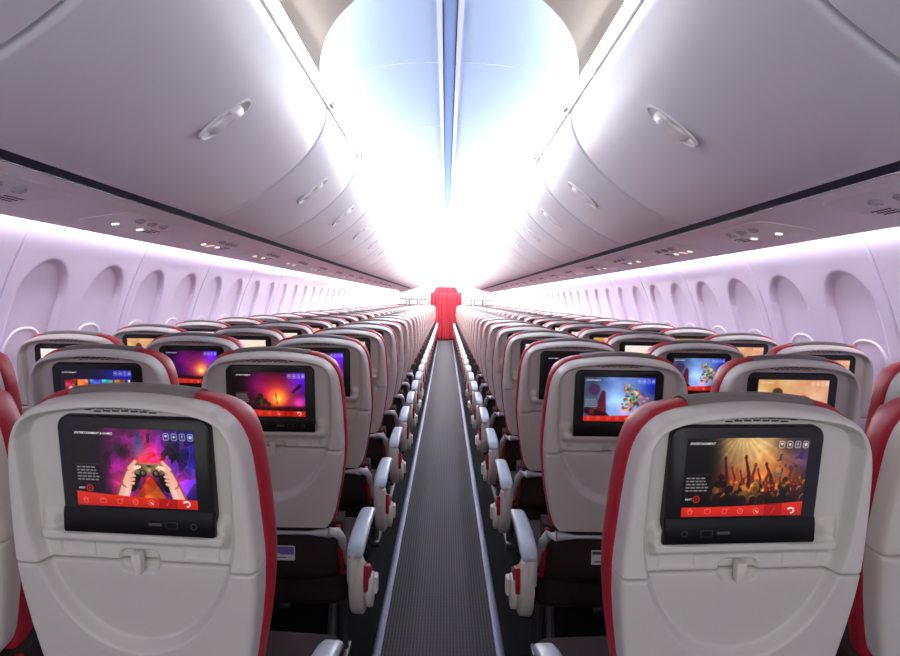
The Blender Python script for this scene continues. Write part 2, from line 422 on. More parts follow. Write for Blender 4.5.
def art_concert(w, h):
    C = Canvas(w, h); u, v = C.u, C.v
    n = fbm(C.x * 4, C.y * 4, 21, 4); n2 = fbm(C.x * 14, C.y * 14, 31, 3)
    C.c[:] = np.array((0.06, 0.02, 0.03))
    C.glow(0.50, 0.16, 0.46, (0.62, 0.50, 0.27), 2.2, 1.0); C.glow(0.56, 0.06, 0.30, (0.34, 0.32, 0.24))
    C.glow(0.80, 0.46, 0.30, (0.46, 0.22, 0.05)); C.glow(0.64, 0.58, 0.26, (0.55, 0.24, 0.04)); C.glow(0.98, 0.26, 0.22, (0.10, 0.10, 0.36)); C.glow(0.38, 0.58, 0.22, (0.46, 0.08, 0.05))
    ang = np.arctan2(C.y + 0.10, C.x - 0.44 * C.ASP)
    C.add((0.5 + 0.5 * np.sin(ang * 27 + 2 * n)) ** 2 * sstep(0.55, 0.05, v) * 0.12, (1.0, 0.9, 0.6))
    C.c *= (0.72 + 0.55 * n)[..., None] * (0.85 + .3 * n2)[..., None]
    C.fill((n2 > .66) * (u > .72) * (v < .5), (0.10, 0.05, 0.18), .55)
    rnd = random.Random(12)
    tones = ((0.72, 0.36, 0.12), (0.50, 0.16, 0.07), (0.30, 0.07, 0.05), (0.86, 0.52, 0.20), (0.15, 0.05, 0.04))
    def figure(x, y, r, c, rim):
        c2 = tuple(k * .7 for k in c)
        C.fill(C.cap((x - r * .55, y + r * 2.2), (x + r * .55, y + r * 2.2), r * 1.1, r * 1.1), c2, .95)
        C.fill(C.disc((x, y), r, .85), c, .97)
        if rim: C.fill(np.clip(C.disc((x, y), r, .85) - C.disc((x + .006, y + .012), r, .85), 0, 1), (0.98, 0.72, 0.36), .7)
    def arm(x0, y0, x1, y1, c, r=.020):
        mx, my = (x0 + x1) / 2 + .014 * (1 if (x1 - x0) < 0 else -1), (y0 + y1) / 2
        C.fill(C.cap((x0, y0), (mx, my), r * 1.25, r), c); C.fill(C.cap((mx, my), (x1, y1), r, r * .62), c)
        C.fill(C.disc((x1, y1 - .012), r * .95), c)
        for q in (-1, 0, 1): C.fill(C.cap((x1, y1 - .012), (x1 + q * .008, y1 - .046 + abs(q) * .010), r * .28, r * .22), c)
    for k in range(26):
        x = .27 + .74 * (k + rnd.random() * .8) / 26; figure(x, .50 + .07 * rnd.random(), .020 + .008 * rnd.random(), tones[rnd.choice((0, 1, 3, 0, 1))], k % 2)
    for a in ((.36, .62, .33, .40), (.415, .62, .385, .40), (.47, .62, .455, .44), (.62, .62, .60, .42), (.80, .62, .80, .42), (.88, .64, .885, .40), (.94, .62, .955, .44)): arm(*a, tones[1], .016)
    for k in range(17):
        x = .26 + .76 * (k + rnd.random() * .8) / 17; figure(x, .61 + .06 * rnd.random(), .030 + .012 * rnd.random(), tones[rnd.choice((0, 1, 2, 2, 4, 3))], k % 3 == 0)
    for a, t in (((.335, .66, .322, .27), 2), ((.53, .62, .490, .26), 2), ((.565, .64, .575, .36), 1), ((.725, .62, .665, .35), 2), ((.43, .64, .425, .42), 0), ((.77, .64, .745, .46), 0), ((.68, .66, .69, .44), 1)): arm(*a, tones[t], .022)
    figure(.585, .63, .060, (0.66, 0.40, 0.14), True); C.fill(C.disc((.592, .655), .036), (.40, .20, .07), .8)
    figure(.765, .41, .028, (.70, .58, .44), True)
    for k in range(11):
        x = .25 + .80 * (k + rnd.random() * .7) / 11; figure(x, .76 + .06 * rnd.random(), .046 + .022 * rnd.random(), tones[rnd.choice((4, 2, 4))], k % 3 == 1)
    figure(.375, .67, .060, (.05, .02, .02), False); figure(.835, .66, .080, (.06, .025, .02), True); figure(.30, .50, .040, (.10, .03, .03), False); figure(.83, .53, .042, (.22, .09, .04), True)
    for k in range(30):
        C.glow(.30 + .68 * rnd.random(), .52 + .22 * rnd.random(), .010 + .012 * rnd.random(), (.5, .28, .09))
    C.c *= (0.85 - 0.45 * sstep(.66, .92, v))[..., None]
    C.c *= (0.06 + 0.94 * sstep(0.15, 0.36, u + .05 * (n - .5)))[..., None]
    C.c[:] = np.clip(C.c, 0, 1)
    C.ui(True, (0.85, 0.82, 0.85), -1)
    return C

def art_sunset(w, h, shift=0.0, cold=0.0):
    C = Canvas(w, h); u, v = C.u, C.v
    n = fbm(C.x * 3, C.y * 5, 41, 4)
    C.c = np.stack([0.26 * sstep(.02, .5, u) + 0.03, 0.02 + 0 * u, 0.20 * sstep(0, .5, u) + 0.16 * cold + 0.22 * sstep(.6, 1, u)], -1)
    C.c *= (0.3 + 1.1 * n)[..., None]
    C.glow(0.30, 0.25, 0.26, (0.24, 0.00, 0.22)); C.glow(0.60 + shift, 0.56, 0.34, (0.85 - .2 * cold, 0.24, 0.04), 1.6); C.glow(0.62 + shift, 0.58, 0.18, (0.45, 0.50, 0.06)); C.glow(0.60 + shift, 0.62, 0.05, (0.3, 0.4, 0.2))
    C.glow(0.92, 0.70, 0.14, (0.65, 0.20, 0.40)); C.glow(0.95, 0.15, 0.28, (0.05, 0.06, 0.45))
    if cold == 0:
        for k, (x, y, r) in enumerate(((.36, .55, .07), (.32, .66, .09), (.42, .66, .07), (.48, .72, .05))): C.fill(C.disc((x, y), r), (0.07, 0.09, 0.04), .75)
        C.fill(C.disc((.37, .66), .04), (0.10, 0.35, 0.12), .7)
        C.fill(C.cap((.83, .44), (.93, .30), .03, .04), (0.10, 0.03, 0.10), .85); C.fill(C.cap((.58, .48), (.60, .70), .02, .02), (0.35, 0.08, 0.02), .6)
    C.fill(sstep(0.72, 0.82, v + 0.06 * (n - .5)), (0.10, 0.02, 0.02), .85)
    C.c[:] = np.clip(C.c, 0, 1); C.ui(True)
    return C

def art_posters(w, h):
    C = Canvas(w, h); n = fbm(C.x * 9, C.y * 9, 51, 3); n2 = fbm(C.x * 9, C.y * 9, 77, 3); n3 = fbm(C.x * 9, C.y * 9, 93, 3)
    C.c[:] = np.array((0.03, 0.02, 0.12)); C.glow(.9, .1, .5, (0.05, .05, .5))
    cols = ((.55, .12, .06), (.90, .30, .16), (.10, .25, .75), (.20, .55, .85), (.85, .55, .10))
    for k, c in enumerate(cols):
        m = C.rr((0.13 + 0.175 * k, .48), .245, .52, .01)
        C.c = C.c * (1 - m[..., None]) + np.stack([np.clip(c[0] + (n - .5) * 1.5, 0, 1), np.clip(c[1] + (n2 - .5) * 1.5, 0, 1), np.clip(c[2] + (n3 - .5) * 1.5, 0, 1)], -1) * m[..., None]
        if k in (0, 1): C.fill(C.cap((.13 + .175 * k, .40), (.13 + .175 * k, .7), .03, .07), (.95, .82, .70), .8)
    C.fill(C.rr((.965, .48), .05, .52, .005), (.9, .9, .95)); C.ui(False)
    return C

def art_bouquet(w, h):
    C = Canvas(w, h); u, v = C.u, C.v; n = fbm(C.x * 3.5, C.y * 3.5, 61, 4)
    C.c = np.stack([.28 + .3 * n, .36 + .38 * n, .62 + .3 * n], -1) * (.55 + .6 * sstep(.1, .4, u) * sstep(1.05, .6, u))[..., None]
    C.glow(.45, .5, .22, (.25, .30, .28)); C.glow(.98, .12, .28, (-.2, -.2, .25))
    C.fill(C.cap((.27, .35), (.24, .80), .05, .13), (.36, .05, .08), .85); C.fill(C.disc((.14, .28), .13), (.30, .12, .28), .7); C.fill(C.cap((.05, .75), (.3, .9), .08, .1), (.10, .02, .04), .8)
    rnd = random.Random(5)
    for k in range(170):
        a = rnd.random() * 2 * PI; r = .26 * rnd.random() ** .5
        c = rnd.choice(((.85, .62, .15), (.80, .22, .30), (.30, .55, .25), (.92, .85, .65), (.22, .35, .12), (.15, .10, .10), (.25, .70, .75), (.9, .4, .55)))
        rr_ = 1.0 + .35 * math.sin(3 * a + 1); C.fill(C.disc((.70 + r * rr_ * math.cos(a) / C.ASP, .47 + r * rr_ * math.sin(a)), .010 + .024 * rnd.random()), c, .9)
    C.fill(C.cap((.80, .70), (.86, .72), .06, .07), (.10, .50, .60), .9); C.glow(.58, .75, .14, (.4, .1, .1))
    C.c[:] = np.clip(C.c, 0, 1); C.ui(True, flip=-1)
    return C

def art_magenta(w, h):
    C = Canvas(w, h); u, v = C.u, C.v; n = fbm(C.x * 4, C.y * 4, 71, 4)
    C.c = np.stack([.42 * n * sstep(.1, .5, u), .03 * n, .20 * n], -1); C.glow(.45, .40, .25, (.45, .02, .18)); C.glow(.72, .28, .10, (.75, .45, .50)); C.glow(.62, .22, .05, (.5, .5, .5))
    C.fill(C.cap((.30, .55), (.75, .75), .10, .12), (.05, .01, .02), .8)
    C.c[:] = np.clip(C.c, 0, 1); C.ui(False, flip=-1)
    return C

def art_warm(w, h):
    C = Canvas(w, h); u, v = C.u, C.v; n = fbm(C.x * 3, C.y * 3, 81, 3)
    C.c = np.stack([.80 + .15 * n, .42 + .35 * n + .12 * (1 - u), .26 + .40 * n], -1)
    C.fill(C.disc((.28, .42), .16), (.40, .22, .16), .7); C.fill(C.disc((.28, .30), .12), (.15, .08, .06), .8); C.fill(C.cap((.65, .4), (.7, .8), .08, .2), (.85, .25, .15), .6); C.fill(C.disc((.15, .5), .1), (.55, .70, .80), .5)
    C.c[:] = np.clip(C.c, 0, 1); C.ui(False, (1, .9, .8))
    return C

def art_pale(w, h):
    C = Canvas(w, h); u, v = C.u, C.v; n = fbm(C.x * 3, C.y * 3, 91, 3)
    C.c = np.stack([.97 + 0 * u, .86 + .10 * n, .78 + .18 * n], -1); C.glow(.6, .6, .4, (.1, .0, -.1)); C.fill(C.disc((.7, .6), .15), (.98, .75, .62), .5); C.fill(C.disc((.25, .35), .1), (.75, .85, .92), .6)
    C.c[:] = np.clip(C.c, 0, 1); C.ui(False, (1, .9, .8))
    return C

ARTS = {'gaming': art_gaming, 'concert': art_concert, 'sunset': art_sunset,
        'dusk': lambda w, h: art_sunset(w, h, 0.08, 1.0), 'posters': art_posters, 'bouquet': art_bouquet,
        'magenta': art_magenta, 'warm': art_warm, 'pale': art_pale}
def lin(c):
    return np.where(c <= 0.04045, c / 12.92, ((c + 0.055) / 1.055) ** 2.4)

def text_mesh(body, size, shear=0.0, bold=0.0):
    cu = bpy.data.curves.new('t', 'FONT'); cu.body = body; cu.size = size; cu.shear = shear; cu.offset = bold
    cu.resolution_u = 3
    ob = bpy.data.objects.new('t', cu); COL.objects.link(ob)
    dg = bpy.context.evaluated_depsgraph_get()
    me = bpy.data.meshes.new_from_object(ob.evaluated_get(dg))
    vs = [tuple(p.co) for p in me.vertices]; fs = [tuple(p.vertices) for p in me.polygons]
    bpy.data.objects.remove(ob); bpy.data.curves.remove(cu); bpy.data.meshes.remove(me)
    return vs, fs

# ------------------------------------------------------------------ the seat
TOPZ = 1.135; REC = math.radians(11.5)
DN = Vector((0, math.sin(REC), -math.cos(REC))); NV = Vector((0, -math.cos(REC), -math.sin(REC)))
def B(x, v, h):       # back coordinates -> seat coordinates
    return Vector((x, 0, TOPZ)) + DN * v + NV * h

VB = 0.535            # shell length down the back
TS = 0.290            # tray seam
_hv = [0.0, .042, .050, .060, .072, .086, .105, .135, .17, .22, .26, .29, .34, .40, .46, .535]
_hw = [.176, .176, .1815, .1868, .1914, .1950, .1983, .2012, .2040, .2065, .2085, .2085, .205, .197, .186, .170]
def halfw(v): return np.interp(v, _hv, _hw)
_ds = [0, .2, .35, .5, .62, .74, .83, .90, .955, 1.0]
_dd = [0, .0010, .0028, .0058, .0088, .0130, .0185, .0255, .0335, .0420]
def drop(s): return np.interp(np.abs(s), _ds, _dd)

def smooth1(xs, ys, it=2):
    pass

def height(x, v):
    ax = np.abs(x)
    hw = halfw(v)
    e = np.minimum(hw - ax, v - drop(x / .176) + 0.0)
    h = np.zeros_like(x)
    r = 0.013
    q = np.clip(1 - e / r, 0, 1)
    h -= r * (1 - np.sqrt(np.clip(1 - q * q, 0, 1)))
    # scooped field inside the rim; ends in a U across the tray
    f = np.sqrt((ax / .180) ** 2 + (np.maximum(v - .2, 0) / .250) ** 2)
    side = (f - 1) * .18
    side = np.maximum(side, ax - (hw - 0.012) - 0.002)
    top = drop(x / .176) + .009 - v
    sd = np.maximum(side, top)
    D = np.where(v < .24, .026, .026 - .006 * np.clip((v - .24) / .08, 0, 1))
    h -= D * sstep(0.0, -.014, sd)
    # ledge under the monitor and its end bumps
    led = sstep(.226, .233, v) * sstep(.262, .240, v) * sstep(.162, .152, ax)
    h += .022 * led
    bump = np.exp(-(((ax - .146) / .014) ** 4)) * sstep(.196, .216, v) * sstep(.250, .235, v)
    h += .014 * bump * (1 - led)
    # debossed placards
    qx = np.abs(ax - .108) - .031; qv = np.abs(v - .2715) - .0125
    dd = np.maximum(qx, qv)
    h -= .0045 * sstep(0.0, -.0022, dd)
    # latch pocket spanning the seam
    qx = ax - .036; qv = np.abs(v - .288) - .021
    dd = np.maximum(qx, qv) + np.maximum(0, np.minimum(ax - .024, np.abs(v - .288) - .009)) * .6
    h -= .008 * sstep(.001, -.006, dd)
    # seam rounding
    g = np.abs(v - TS) - .0012
    q = np.clip(1 - g / .005, 0, 1)
    h -= .005 * (1 - np.sqrt(np.clip(1 - q * q, 0, 1)))
    # faint moulded outline of a lower pocket edge
    return h

def grid_axis(a, b, n, dens):
    return np.linspace(a, b, n)

def shell_mesh(lo, hi, nx, nv, mat, name, top):
    s = np.linspace(-1, 1, nx)
    # denser near the ends
    s = np.sign(s) * (np.abs(s) ** 0.85)
    t = np.linspace(0, 1, nv)
    S, T = np.meshgrid(s, t)
    if top:
        t2 = T ** 1.15
        V = drop(S) * (1 - t2) ** 1.6 + t2 * (hi - lo) + lo
        V = np.where(T == 0, drop(S), V)
    else:
        V = lo + T * (hi - lo)
    X = S * halfw(V)
    if not top:
        # rounded lower corners
        k = np.clip((V - (hi - .05)) / .05, 0, 1); X = X * (1 - .10 * k ** 3)
    H = height(X, V)
    mb = MB(); vs = []; fs = []
    for j in range(nv):
        for i in range(nx):
            vs.append(B(X[j, i], V[j, i], H[j, i]))
    for j in range(nv - 1):
        for i in range(nx - 1):
            a = j * nx + i
            fs.append((a, a + 1, a + nx + 1, a + nx))
    # skirt: fold the border back
    border = [i for i in range(nx)] + [j * nx + nx - 1 for j in range(1, nv)] + [(nv - 1) * nx + i for i in range(nx - 2, -1, -1)] + [j * nx for j in range(nv - 2, 0, -1)]
    o = len(vs); depth = .045
    XV = np.stack([X.ravel(), V.ravel()], -1)
    for b in border:
        vs.append(B(XV[b, 0], XV[b, 1], H.ravel()[b] - depth))
    nb = len(border)
    for k in range(nb):
        k2 = (k + 1) % nb
        fs.append((border[k], o + k, o + k2, border[k2]))
    mb.add(vs, fs)
    me = mb.mesh(name, mat, True, 60)
    return fixn(me)

def outline(n, grow, gtop, vend=.62):
    # outline of the back seen from behind, from lower left over the top to lower right
    pts = []
    for v in np.linspace(1, 0, n) ** 1.6 * (vend - .046) + .046:
        hv = float(halfw(min(v, .535))) - (0 if v < .535 else (v - .535) * .15)
        pts.append((-hv - grow, v))
    for s in np.linspace(-1, 1, n + 9)[0:]:
        x = s * .176; v = float(drop(s))
        nx_, nv_ = (s * abs(s) * .9, -1 + .55 * abs(s) ** 2)
        l = math.hypot(nx_, nv_); gg = grow + (gtop - grow) * (1 - abs(s) ** 2.5); pts.append((x + gg * nx_ / l, v + gg * nv_ / l))
    for v in np.linspace(0, 1, n) ** 1.6 * (vend - .046) + .046:
        hv = float(halfw(min(v, .535))) - (0 if v < .535 else (v - .535) * .15)
        pts.append((hv + grow, v))
    return pts

# (growth at the sides, growth at the top, depth)
LOOPS = [(-.012, -.012, -.044), (-.002, .000, -.045), (.0035, .0065, -.050), (.005, .0065, -.064), (.004, -.001, -.085), (-.001, -.016, -.106), (-.012, -.036, -.122), (-.045, -.075, -.130)]
def cushion_mesh(n):
    mb = MB(); vs = []; fs = []
    for (g, gt, h) in LOOPS:
        for (x, v) in outline(n, g, gt): vs.append(B(x, v, h))
    m = len(vs) // len(LOOPS)
    for j in range(len(LOOPS) - 1):
        for i in range(m - 1):
            a = j * m + i; fs.append((a, a + 1, a + m + 1, a + m))
    fs.append(tuple((len(LOOPS) - 1) * m + i for i in range(m)))
    fs.append(tuple(range(m)))
    mb.add(vs, fs)
    return fixn(mb.mesh('back_cushion', M['red'], True, 50))

def headrest_mesh(n):
    mb = MB(); vs = []; fs = []
    ring = []
    for (g, gt, h) in LOOPS:
        for s in np.linspace(-.60, .60, n):
            x = s * .176; v = float(drop(s))
            g2 = g + (gt - g) * (1 - abs(s) ** 2.5) + .0025
            nx_, nv_ = (s * abs(s) * .9, -1 + .55 * abs(s) ** 2); l = math.hypot(nx_, nv_)
            vs.append(B(x + g2 * nx_ / l, v + g2 * nv_ / l, h + (-.002 if h < -.05 else .0)))
    m = n
    for s in np.linspace(-.60, .60, n): vs.append(B(s * .176, .20, -.134))
    k = len(LOOPS) + 1
    for j in range(k - 1):
        for i in range(m - 1):
            a = j * m + i; fs.append((a, a + 1, a + m + 1, a + m))
    mb.add(vs, fs)
    return fixn(mb.mesh('headrest', M['brown'], True, 50))

MTILT = math.tan(math.radians(2.2))
def BM(x, v, h): return B(x, v, h - .011 + (v - .055) * MTILT)
MONX, MONV0, MONV1 = .1275, .036, .230
def monitor_mesh(lod):
    mb = MB()
    n = 6 if lod < 2 else 2
    w = 2 * MONX; vh = MONV1 - MONV0; cv = (MONV0 + MONV1) / 2
    def prof(inset, r):
        out = []
        for (px, pv) in rrect(w - 2 * inset, vh - 2 * inset, r, n):
            # bottom corners squarer
            out.append((px, cv - pv))
        return out
    rings = [(0, -.034, .020), (0, -.006, .020), (.0015, -.0035, .019), (.004, -.0025, .017)]
    vs = []; fs = []
    for (ins, h, r) in rings:
        for (px, pv) in prof(ins, r): vs.append(BM(px, pv, h))
    m = len(vs) // len(rings)
    for j in range(len(rings) - 1):
        for i in range(m):
            i2 = (i + 1) % m
            fs.append((j * m + i, j * m + i2, (j + 1) * m + i2, (j + 1) * m + i))
    fs.append(tuple((len(rings) - 1) * m + i for i in range(m)))
    fs.append(tuple(reversed(range(m))))
    mb.add(vs, fs)
    return fixn(mb.mesh('monitor', M['bezel'], True, 35))

def chin_mesh():
    mb = MB()
    prof = [(.190, -.0026), (.194, -.001), (.200, .001), (.226, .0035), (.2315, .0015), (.2325, -.006)]
    vs = []; fs = []
    xs = [-.1285, -.1265, .1265, .1285]
    for x in xs:
        ins = .003 if abs(x) > .127 else 0
        for (v, h) in prof: vs.append(BM(x, v, h - ins))
    m = len(prof)
    for j in range(len(xs) - 1):
        for i in range(m - 1): fs.append((j * m + i, j * m + i + 1, (j + 1) * m + i + 1, (j + 1) * m + i))
        fs.append((j * m + m - 1, j * m, (j + 1) * m, (j + 1) * m + m - 1))
    fs.append(tuple(range(m))); fs.append(tuple((len(xs) - 1) * m + i for i in reversed(range(m))))
    mb.add(vs, fs)
    return fixn(mb.mesh('control_strip', M['chin'], True, 35))

def obox(mb, x, v, h, w, vh, th, bev=.001, mi=0, tilt=0.0):
    # small box lying on the back surface
    R = Matrix(((1, 0, 0, 0), (0, DN.y, NV.y, 0), (0, DN.z, NV.z, 0), (0, 0, 0, 1)))
    T = Matrix.Translation(B(x, v, h)) @ R @ Matrix.Rotation(tilt, 4, 'X')
    mb.box((0, 0, 0), (w, vh, th), bev, 2, T, mi)

SW, SV0, SV1 = .1015, .054, .186
def screen_mesh(art, lod, title=None):
    res = {0: (260, 166), 1: (110, 70), 2: (36, 24)}[lod]
    C = ARTS[art](*res)
    w, h = res
    mb = MB(); vs = []; fs = []
    hh = -.0019
    for j in range(h):
        for i in range(w):
            vs.append(BM(-SW + 2 * SW * i / (w - 1), SV0 + (SV1 - SV0) * j / (h - 1), hh))
    for j in range(h - 1):
        for i in range(w - 1):
            a = j * w + i; fs.append((a, a + 1, a + w + 1, a + w))
    # thin body behind the picture
    o = len(vs)
    for (sx, sv) in ((-1, SV0), (1, SV0), (1, SV1), (-1, SV1)): vs.append(BM(sx * SW, sv, hh - .004))
    c = [0, w - 1, h * w - 1, (h - 1) * w]
    mb.add(vs, fs)
    if title:
        for (body, sx, v0, size, bold) in title:
            tv, tf = text_mesh(body, size, 0.25 if bold else 0, .00003 if bold else 0)
            mb.add([BM(-SW + sx + p[0], v0 - p[1], hh + .0006) for p in tv], tf, 1)
    me = mb.mesh('screen', [M['screen'], M['text']], False)
    at = me.attributes.new('pic', 'FLOAT_COLOR', 'POINT')
    colr = np.ones((len(me.vertices), 4)); colr[:w * h, :3] = lin(np.clip(C.c, 0, 1)).reshape(-1, 3)
    at.data.foreach_set('color', colr.ravel())
    # face the viewer
    if me.polygons[0].normal.dot(NV) < 0: me.flip_normals()
    return me

def vent_mesh():
    mb = MB()
    def put(x, v, w, vh):
        H = height(np.array([x, x, x]), np.array([v - .001, v, v + .001]))
        obox(mb, x, v, float(H[1]) + .0005, w, vh, .0022, .0007, 0, math.atan2(float(H[2] - H[0]), .002))
    for r in range(3):
        for k in range(7 if r != 1 else 6):
            x = -.0465 + .0155 * k + (.00775 if r == 1 else 0)
            put(x, .0150 + r * .0052 + float(drop(x / .176)), .0125, .0024)
    for x in (-.062, .062): put(x, .0205 + float(drop(x / .176)), .009, .007)
    return mb.mesh('vent', M['slot'])

def latch_mesh():
    mb = MB()
    pts = [(-.0075, .270), (.0075, .270), (.0088, .276), (.0065, .304), (.004, .309), (-.004, .309), (-.0065, .304), (-.0088, .276)]
    bm = bmesh.new()
    a = [bm.verts.new(B(x, v, -.024)) for x, v in pts]; b = [bm.verts.new(B(x, v, -.010 - (v - .27) * .06)) for x, v in pts]
    bm.faces.new(a); f2 = bm.faces.new(list(reversed(b)))
    for i in range(len(pts)):
        j = (i + 1) % len(pts); bm.faces.new((a[i], b[i], b[j], a[j]))
    bmesh.ops.recalc_face_normals(bm, faces=bm.faces[:])
    bmesh.ops.bevel(bm, geom=list(f2.edges), offset=.0025, segments=3, profile=.5, affect='EDGES')
    mb.bm(bm)
    return mb.mesh('tray_latch', M['white'], True, 40)

def seam_mesh():
    mb = MB(); obox(mb, 0, TS, -.042, .36, .03, .008, .001)
    return mb.mesh('seam_backing', M['slot'])

def tray_arm_mesh(side):
    # bar under the shell, knuckle at the side, arm running down and forward
    mb = MB()
    p = [B(0, .555, -.005), B(side * .10, .555, -.005), B(side * .145, .553, -.003), B(side * .165, .551, 0)]
    mb.tube(p, [.006, .006, .012, .015], 10)
    a = B(side * .165, .550, 0); b = B(side * .187, .551, -.004); c = B(side * .200, .575, -.012)
    d = Vector((side * .204, .19, .49)); e = Vector((side * .204, .27, .415))
    mb.tube([a, b, c, d, e], [.0155, .016, .013, .011, .010], 10)
    return mb.mesh('tray_arm', M['bar'], True, 60)

def lower_back_mesh():
    # dark lower back and literature pocket, bulging towards the row behind
    mb = MB()
    rows = [(.54, .196, -.022), (.57, .198, -.012), (.60, .198, -.002), (.64, .198, .006), (.675, .200, .012), (.70, .202, .004), (.73, .20, -.03)]
    vs = []; fs = []; n = 13
    for (v, hw, h) in rows:
        for i in range(n):
            s = -1 + 2 * i / (n - 1)
            vs.append(B(s * hw, v, h - .030 * abs(s) ** 4))
    for (v, hw, h) in reversed(rows):
        for i in range(n):
            s = -1 + 2 * i / (n - 1); vs.append(B(s * hw, v, min(h, 0) - .085))
    R = len(rows) * 2
    for j in range(R):
        j2 = (j + 1) % R
        for i in range(n - 1): fs.append((j * n + i, j * n + i + 1, j2 * n + i + 1, j2 * n + i))
    fs.append(tuple(j * n for j in range(R))); fs.append(tuple(j * n + n - 1 for j in reversed(range(R))))
    mb.add(vs, fs)
    return fixn(mb.mesh('lower_back', M['dark'], True, 50))

def piping_mesh(side):
    mb = MB()
    mb.tube([B(side * .186, .545, -.034), B(side * .192, .60, -.026), B(side * .196, .66, -.018), B(side * .199, .70, -.024), Vector((side * .20, .215, .44))], .0075, 8)
    return mb.mesh('piping', M['red'])

def card_mesh(style):
    mb = MB()
    # sticker on the pocket
    def q(x0, x1, v0, v1, h, mi):
        mb.add([B(x0, v0, h - .006 + (v0 - .6) * .14), B(x1, v0, h - .006 + (v0 - .6) * .14), B(x1, v1, h - .006 + (v1 - .6) * .14), B(x0, v1, h - .006 + (v1 - .6) * .14)], [(0, 1, 2, 3)], mi)
    h = .0075
    q(-.055, .060, .595, .640, h, 0)
    if style == 0:
        mb.add([B(x, v, h + .0007 - .006 + (v - .6) * .14) for x, v in ((-.052, .598), (.057, .598), (.057, .622), (.02, .622))], [(0, 1, 2, 3)], 1)
        q(-.03, .035, .630, .6325, h + .0007, 2)
    else:
        q(-.052, .057, .599, .6085, h + .0007, 2)
        for a, b in ((-.045, -.02), (-.015, .01), (.015, .045)): q(a, b, .6285, .6325, h + .0007, 2)
    return mb.mesh('placard', [M['card'], M['card_ink'], M['card_black']], False)

def seat_pan_mesh():
    mb = MB()
    bm = bmesh.new()
    bmesh.ops.create_cube(bm, size=1)
    for p in bm.verts:
        p.co = Vector((p.co.x * .435, .405 + p.co.y * .47, .405 + p.co.z * .12 + (.015 if p.co.y > 0 else 0)))
    bmesh.ops.bevel(bm, geom=bm.edges[:], offset=.035, segments=3, profile=.5, affect='EDGES')
    mb.bm(bm)
    return mb.mesh('seat_cushion', M['dark'], True, 50)

def base_mesh():
    mb = MB()
    mb.tube([(-.235, .30, .325), (.235, .30, .325)], .02, 8); mb.tube([(-.235, .52, .325), (.235, .52, .325)], .02, 8)
    mb.box((0, .40, .340), (.40, .36, .02), .005)
    return mb.mesh('seat_base', M['frame'])
def leg_mesh(side):
    mb = MB()
    mb.tube([(side * .15, .52, .325), (side * .15, .55, .0)], [.018, .016], 8)
    mb.tube([(side * .15, .30, .325), (side * .15, .22, .0)], [.016, .014], 8)
    mb.box((side * .15, .385, .012), (.045, .42, .024), .004)
    return mb.mesh('leg', M['frame'])

def inner_arm_mesh(side):
    mb = MB(); x = side * .2475
    mb.prism([(.085, .500), (.14, .565), (.50, .572), (.52, .556), (.50, .535), (.19, .525), (.15, .47), (.20, .34), (.13, .34)], x - .017, x + .017, 0, .006)
    return mb.mesh('armrest', M['white'], True, 40)
def inner_pad_mesh(side):
    mb = MB(); x = side * .2475
    mb.prism([(.10, .553), (.14, .590), (.30, .597), (.50, .592), (.53, .577), (.53, .562), (.49, .557), (.14, .555)], x - .022, x + .022, 0, .010, seg=3)
    return mb.mesh('armrest_pad', M['pad'], True, 50)

# aisle armrest: pad, white bracket with a slot, rounded end panel with a red inset
def aisle_arm_mesh(side):
    mb = MB(); x = side * .2545
    # bracket at the rear end
    poly = [(.030, .500), (.026, .560), (.034, .580), (.075, .585), (.085, .560), (.080, .500), (.065, .470), (.040, .470)]
    mb.prism(poly, x - .025, x + .010, 0, .006, seg=3) if side > 0 else mb.prism(poly, x - .010, x + .025, 0, .006, seg=3)
    # long rounded end panel reaching down along the seat side
    out = []
    for (y, z) in ((.060, .548), (.100, .520), (.165, .488), (.212, .450), (.222, .410), (.198, .368), (.150, .348), (.098, .358), (.058, .390), (.031, .440), (.026, .500), (.034, .540)): out.append((y, z))
    xi = x + side * .004 - side * .024
    mb.prism(out, min(xi, xi + side * .042), max(xi, xi + side * .042), 0, .010, seg=3)
    # under-arm spar
    mb.prism([(.05, .545), (.36, .548), (.375, .560), (.36, .572), (.05, .575)], x - .014, x + .014, 0, .004)
    return mb.mesh('armrest', M['white'], True, 40)
def aisle_pad_mesh(side):
    mb = MB(); x = side * .2545
    # gently arched pad, wider at the rear
    secs = [(.018, .562, .020, .010), (.026, .578, .024, .020), (.06, .590, .026, .026), (.14, .601, .026, .026), (.25, .604, .025, .026), (.34, .600, .024, .024), (.375, .592, .022, .020), (.388, .582, .017, .010)]
    vs = []; fs = []; n = 14
    for (y, z, hw, th) in secs:
        for k in range(n):
            a = 2 * PI * k / n
            cx = math.copysign(abs(math.cos(a)) ** .55, math.cos(a)); cz = math.copysign(abs(math.sin(a)) ** .55, math.sin(a))
            vs.append((x + hw * cx, y, z - th / 2 + th / 2 * cz))
    for j in range(len(secs) - 1):
        for k in range(n):
            k2 = (k + 1) % n; fs.append((j * n + k, j * n + k2, (j + 1) * n + k2, (j + 1) * n + k))
    fs.append(tuple(range(n))); fs.append(tuple((len(secs) - 1) * n + k for k in reversed(range(n))))
    mb.add(vs, fs)
    return fixn(mb.mesh('armrest_pad', M['pad'], True, 50))
def aisle_slot_mesh(side):
    mb = MB(); x = side * .2465
    mb.box((x, .024, .525), (.018, .012, .085), .004)
    return mb.mesh('hinge_cover', M['white'])
